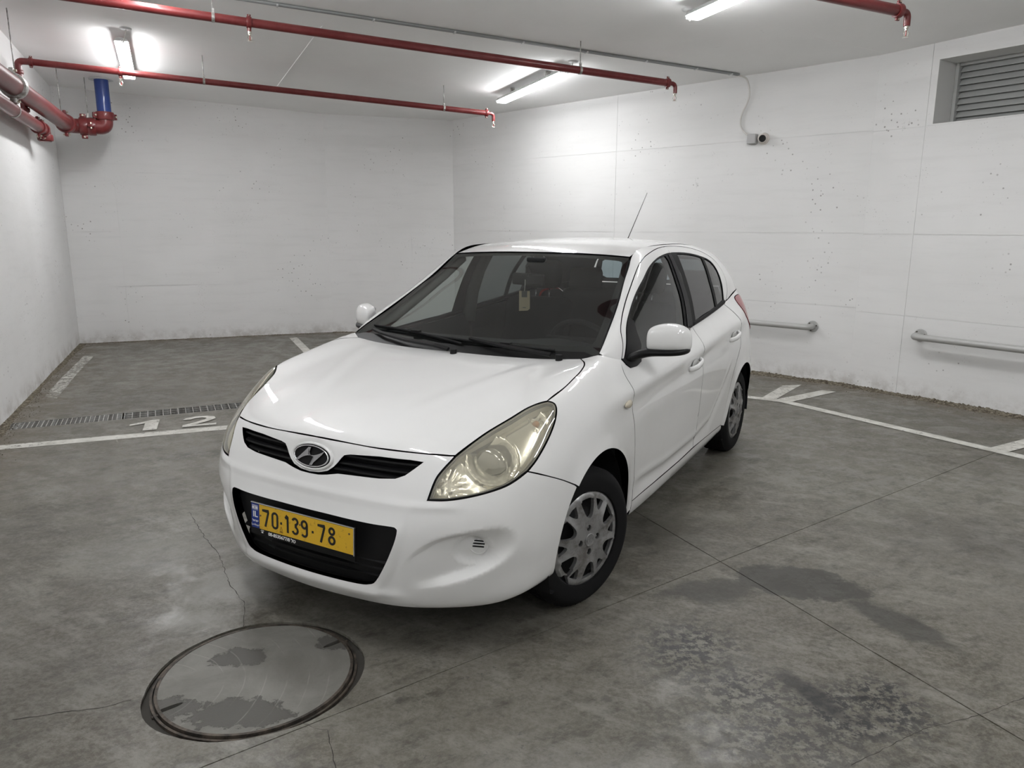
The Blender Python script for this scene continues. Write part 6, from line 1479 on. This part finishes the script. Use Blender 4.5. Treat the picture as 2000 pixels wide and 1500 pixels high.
# ------------------------------------------------------------------ wipers
def wiper(pts_arm, pts_blade, hub):
    root = empty('wiper', parent=CAR)
    bm = bmesh.new(); tube(bm, [hub + Vector((0, 0, -.01)), hub + Vector((0, 0, .022))], .016, 16); bm_obj('wiper_pivot', bm, BLACK, root, angle=40)
    bm = bmesh.new(); P = [Vector(p) for p in pts_arm]; R = []
    for i, p in enumerate(P):
        d = (P[min(i + 1, len(P) - 1)] - P[max(i - 1, 0)]).normalized(); sd = d.cross(Vector((.4, 0, .9))).normalized(); up2 = sd.cross(d); wd = .012 - .005 * i / len(P)
        R.append([bm.verts.new(p + sd * wd * a + up2 * b) for a, b in ((-1, 0), (-.8, .008), (.8, .008), (1, 0), (.8, -.005), (-.8, -.005))])
    for A, B in zip(R, R[1:]):
        for k in range(6): bm.faces.new((A[k], A[(k + 1) % 6], B[(k + 1) % 6], B[k]))
    bm.faces.new(R[0]); bm.faces.new(R[-1]); bmesh.ops.recalc_face_normals(bm, faces=bm.faces); bm_obj('wiper_arm', bm, BLACK, root)
    bm = bmesh.new(); tube(bm, pts_blade, .006, 8); tube(bm, [Vector(p) + Vector((-.006, 0, -.008)) for p in pts_blade], .004, 6)
    m_ = Vector(pts_blade[len(pts_blade) // 2]); box(bm, tuple(m_ + Vector((0, 0, .004))), (.022, .05, .014)); bm_obj('wiper_blade', bm, TRIM, root)
def wsp(v, y, off):
    f = abs(y) / .70; p = ws_pt(v, min(f, 1.0)); p = Vector((p[0], y, p[2])); return p + Vector((.5, 0, .86)).normalized() * off
wiper([wsp(.03, -.02, .022), wsp(.035, -.10, .032), wsp(.05, -.30, .030), wsp(.075, -.48, .026), wsp(.10, -.57, .020)],
      [wsp(.145 - .06 * t * t, -.60 + .62 * t, .012) for t in np.linspace(0, 1, 9)], wsp(.015, .015, .012))
wiper([wsp(.035, .50, .022), wsp(.04, .42, .032), wsp(.065, .28, .030), wsp(.095, .14, .024), wsp(.115, .05, .018)],
      [wsp(.12 - .04 * t, .00 + .50 * t, .012) if t > .5 else wsp(.12 - .04 * t, -.22 + .94 * t, .012) for t in np.linspace(0, 1, 9)], wsp(.015, .545, .012))

# ------------------------------------------------------------------ aerial
an = empty('roof_aerial', parent=CAR)
A0 = Vector((-2.405, 0, 1.462)); A1 = Vector((-2.779, 0, 1.805))
bm = bmesh.new(); tube(bm, [A0 + Vector((.0, 0, -.004)), A0 + Vector((0, 0, .006)), A0 + (A1 - A0) * .05], .010, 14, radii=[.017, .013, .0045]); bm_obj('aerial_base', bm, BLACK, an, smooth=True)
bm = bmesh.new(); tube(bm, [A0 + (A1 - A0) * .03, A0 + (A1 - A0) * .08, A0 + (A1 - A0) * .5, A1], .003, 10, radii=[.0040, .0028, .0024, .0018]); bm_obj('aerial_rod', bm, BLACK, an, smooth=True)

# ------------------------------------------------------------------ cabin
bm = bmesh.new()
prof = [(-.28, .93), (-.36, .972), (-.48, .985), (-.62, .985), (-.72, .965), (-.78, .92), (-.80, .84), (-.76, .70), (-.70, .55)]
R = []
for y in np.linspace(-.72, .72, 17):
    k = .0; hump = .028 * math.exp(-((y - .36) / .17) ** 2); sh = 1 if abs(y) < .6 else 1 - (abs(y) - .6) * .8
    R.append([bm.verts.new((x, y * .98, z * 1.0 - (1 - sh) * .06 + (hump if -.75 < x < -.5 else 0))) for x, z in prof])
for A, B in zip(R, R[1:]):
    for k in range(len(prof) - 1): bm.faces.new((A[k], A[k + 1], B[k + 1], B[k]))
bmesh.ops.recalc_face_normals(bm, faces=bm.faces); bm_obj('dashboard', bm, GREY, CAR, smooth=True)
bm = bmesh.new(); box(bm, (-.76, .36, .95), (.03, .30, .11), None, .012); bm_obj('instrument_hood', bm, MATTE, CAR)
sw = empty('steering_wheel', parent=CAR); sw.matrix_local = Matrix.Translation((-.90, .36, .915)) @ Matrix.Rotation(math.radians(-62), 4, 'Y')
bm = bmesh.new()
N_ = 40; rr = []
for i in range(N_):
    a = 2 * PI * i / N_; c = Vector((.182 * math.cos(a), .182 * math.sin(a), 0)); d = c.normalized()
    rr.append([bm.verts.new(c + d * .014 * math.cos(t) + Vector((0, 0, .014 * math.sin(t)))) for t in np.linspace(0, 2 * PI, 10, endpoint=False)])
for A, B in zip(rr, rr[1:] + rr[:1]):
    for k in range(10): bm.faces.new((A[k], A[(k + 1) % 10], B[(k + 1) % 10], B[k]))
bm_obj('wheel_rim', bm, MATTE, sw, smooth=True)
bm = bmesh.new(); box(bm, (0, 0, -.005), (.15, .17, .05), None, .02); bm_obj('airbag_pad', bm, GREY, sw)
for a in (90, -90, 180):
    bm = bmesh.new(); box(bm, (.12, 0, -.004), (.11, .035, .018), Matrix.Rotation(math.radians(a), 4, 'Z'), .005); bm_obj('wheel_spoke', bm, GREY, sw)
def seat(name, x, y, wd, top):
    r = empty(name, parent=CAR)
    def slab(nm, c, s_, rot, bev):
        bm = bmesh.new(); box(bm, (0, 0, 0), s_, Matrix.Translation(c) @ Matrix.Rotation(rot, 4, 'Y'), bev); bm_obj(nm, bm, SEATM, r, smooth=True)
    slab('seat_cushion', (x + .02, y, .52), (.52, wd, .17), math.radians(-8), .06)
    slab('seat_back', (x - .33, y, .80), (.15, wd * .96, .62), math.radians(-17), .06)
    for k in ((0,) if wd < .7 else (-.42, .42)):
        slab('headrest', (x - .46, y + k, top), (.10, .27, .19), math.radians(-12), .045)
        for q in (-.05, .05):
            bm = bmesh.new(); tube(bm, [(x - .44, y + k + q, top - .20), (x - .455, y + k + q, top - .06)], .006, 8); bm_obj('headrest_rod', bm, CHROME, r, smooth=True)
seat('driver_seat', -1.36, .36, .50, 1.245); seat('passenger_seat', -1.36, -.36, .50, 1.245); seat('rear_bench', -2.18, 0, 1.22, 1.16)
# inner trim: roof lining, door cards, pillar covers, floor
bm = bmesh.new(); box(bm, (-1.35, 0, .36), (2.3, 1.36, .03)); bm_obj('cabin_floor', bm, MATTE, CAR)
for s, a, b in ((1, fd[0], rd[0]), (-1, fd[1], rd[1])):
    for x0, x1, z0, z1, par in ((-.46, -1.45, .952, 1.000, a), (-1.48, -2.15, 1.006, 1.055, b)):
        V = [(x0, s * .745, .33), (x1, s * .745, .33), (x1, s * .715, z1 - .13), (x0, s * .715, z0 - .12), (x0, s * .735, z0 - .005), (x1, s * .735, z1 - .005)]
        mesh_obj('door_card', V + [(p[0], s * (abs(p[1]) + .02), p[2]) for p in V], [(0, 1, 2, 3), (3, 2, 5, 4), (4, 5, 11, 10), (0, 6, 7, 1)], GREY, par)
    bm = bmesh.new(); tube(bm, [(-1.46, s * .735, .95), (-1.475, s * .705, 1.14), (-1.485, s * .655, 1.28), (-1.495, s * .585, 1.40)], .03, 8, radii=[.045, .04, .036, .032]); bm_obj('centre_pillar_trim', bm, LINER, CAR, smooth=True)
    bm = bmesh.new(); tube(bm, [(-.42, s * .67, .99), (-.70, s * .615, 1.135), (-.95, s * .565, 1.275), (-1.12, s * .545, 1.37)], .03, 8, radii=[.035, .030, .028, .026]); bm_obj('windscreen_pillar_trim', bm, LINER, CAR, smooth=True)
rv = empty('interior_mirror', parent=CAR)
bm = bmesh.new(); tube(bm, [(-.93, 0, 1.345), (-.965, 0, 1.31), (-.955, -.01, 1.285)], .010, 8); bm_obj('mirror_stalk', bm, MATTE, rv)
bm = bmesh.new(); box(bm, (0, 0, 0), (.022, .235, .066), Matrix.Translation((-.965, -.01, 1.270)) @ Matrix.Rotation(math.radians(-14), 4, 'Z'), .010); bm_obj('mirror_case', bm, MATTE, rv)
bm = bmesh.new(); box(bm, (0, 0, 0), (.05, .11, .03), Matrix.Translation((-.99, .03, 1.375)), .01); bm_obj('courtesy_lamp', bm, GREY, rv)
# hanging scent tag: its own thing
tg = empty('hanging_tag', (0, 0, 0))
tg.matrix_world = CAR.matrix_basis @ Matrix.Translation((-.915, -.005, 1.155))
tag(tg, 'beige card tag with brown print hanging by a cord behind the windscreen', 'tag')
TM = Matrix.Rotation(math.radians(20), 4, 'Z')
bm = bmesh.new(); pts = [(-.030, -.055), (.018, -.052), (.030, -.042), (.030, .055), (-.030, .055)]
A = [bm.verts.new((0, p[0], p[1])) for p in pts]; B = [bm.verts.new((.0025, p[0], p[1])) for p in pts]
bm.faces.new(A); bm.faces.new(B)
for i in range(5): bm.faces.new((A[i], A[(i + 1) % 5], B[(i + 1) % 5], B[i]))
bmesh.ops.recalc_face_normals(bm, faces=bm.faces); bmesh.ops.transform(bm, matrix=TM, verts=bm.verts); bm_obj('card', bm, mat('card_beige', (.33, .27, .18), .8), tg)
bm = bmesh.new(); box(bm, (.004, .0, .038), (.002, .030, .034), TM); box(bm, (.004, 0, -.036), (.001, .018, .004), TM); bm_obj('card_print', bm, mat('card_print', (.05, .05, .045), .7), tg)
t2 = text_obj('tag_letters', 'ITZ', .022, mat('card_brown', (.12, .08, .04), .7), tg, (.0036, -.003, -.012)); t2.matrix_local = TM @ t2.matrix_local
bm = bmesh.new(); tube(bm, [(.001, 0, .050), (-.004, .002, .085), (-.02, .0, .115)], .0022, 6); bmesh.ops.transform(bm, matrix=TM, verts=bm.verts); bm_obj('cord', bm, mat('cord_grey', (.35, .34, .32), .8), tg)
bpy.context.view_layer.update()
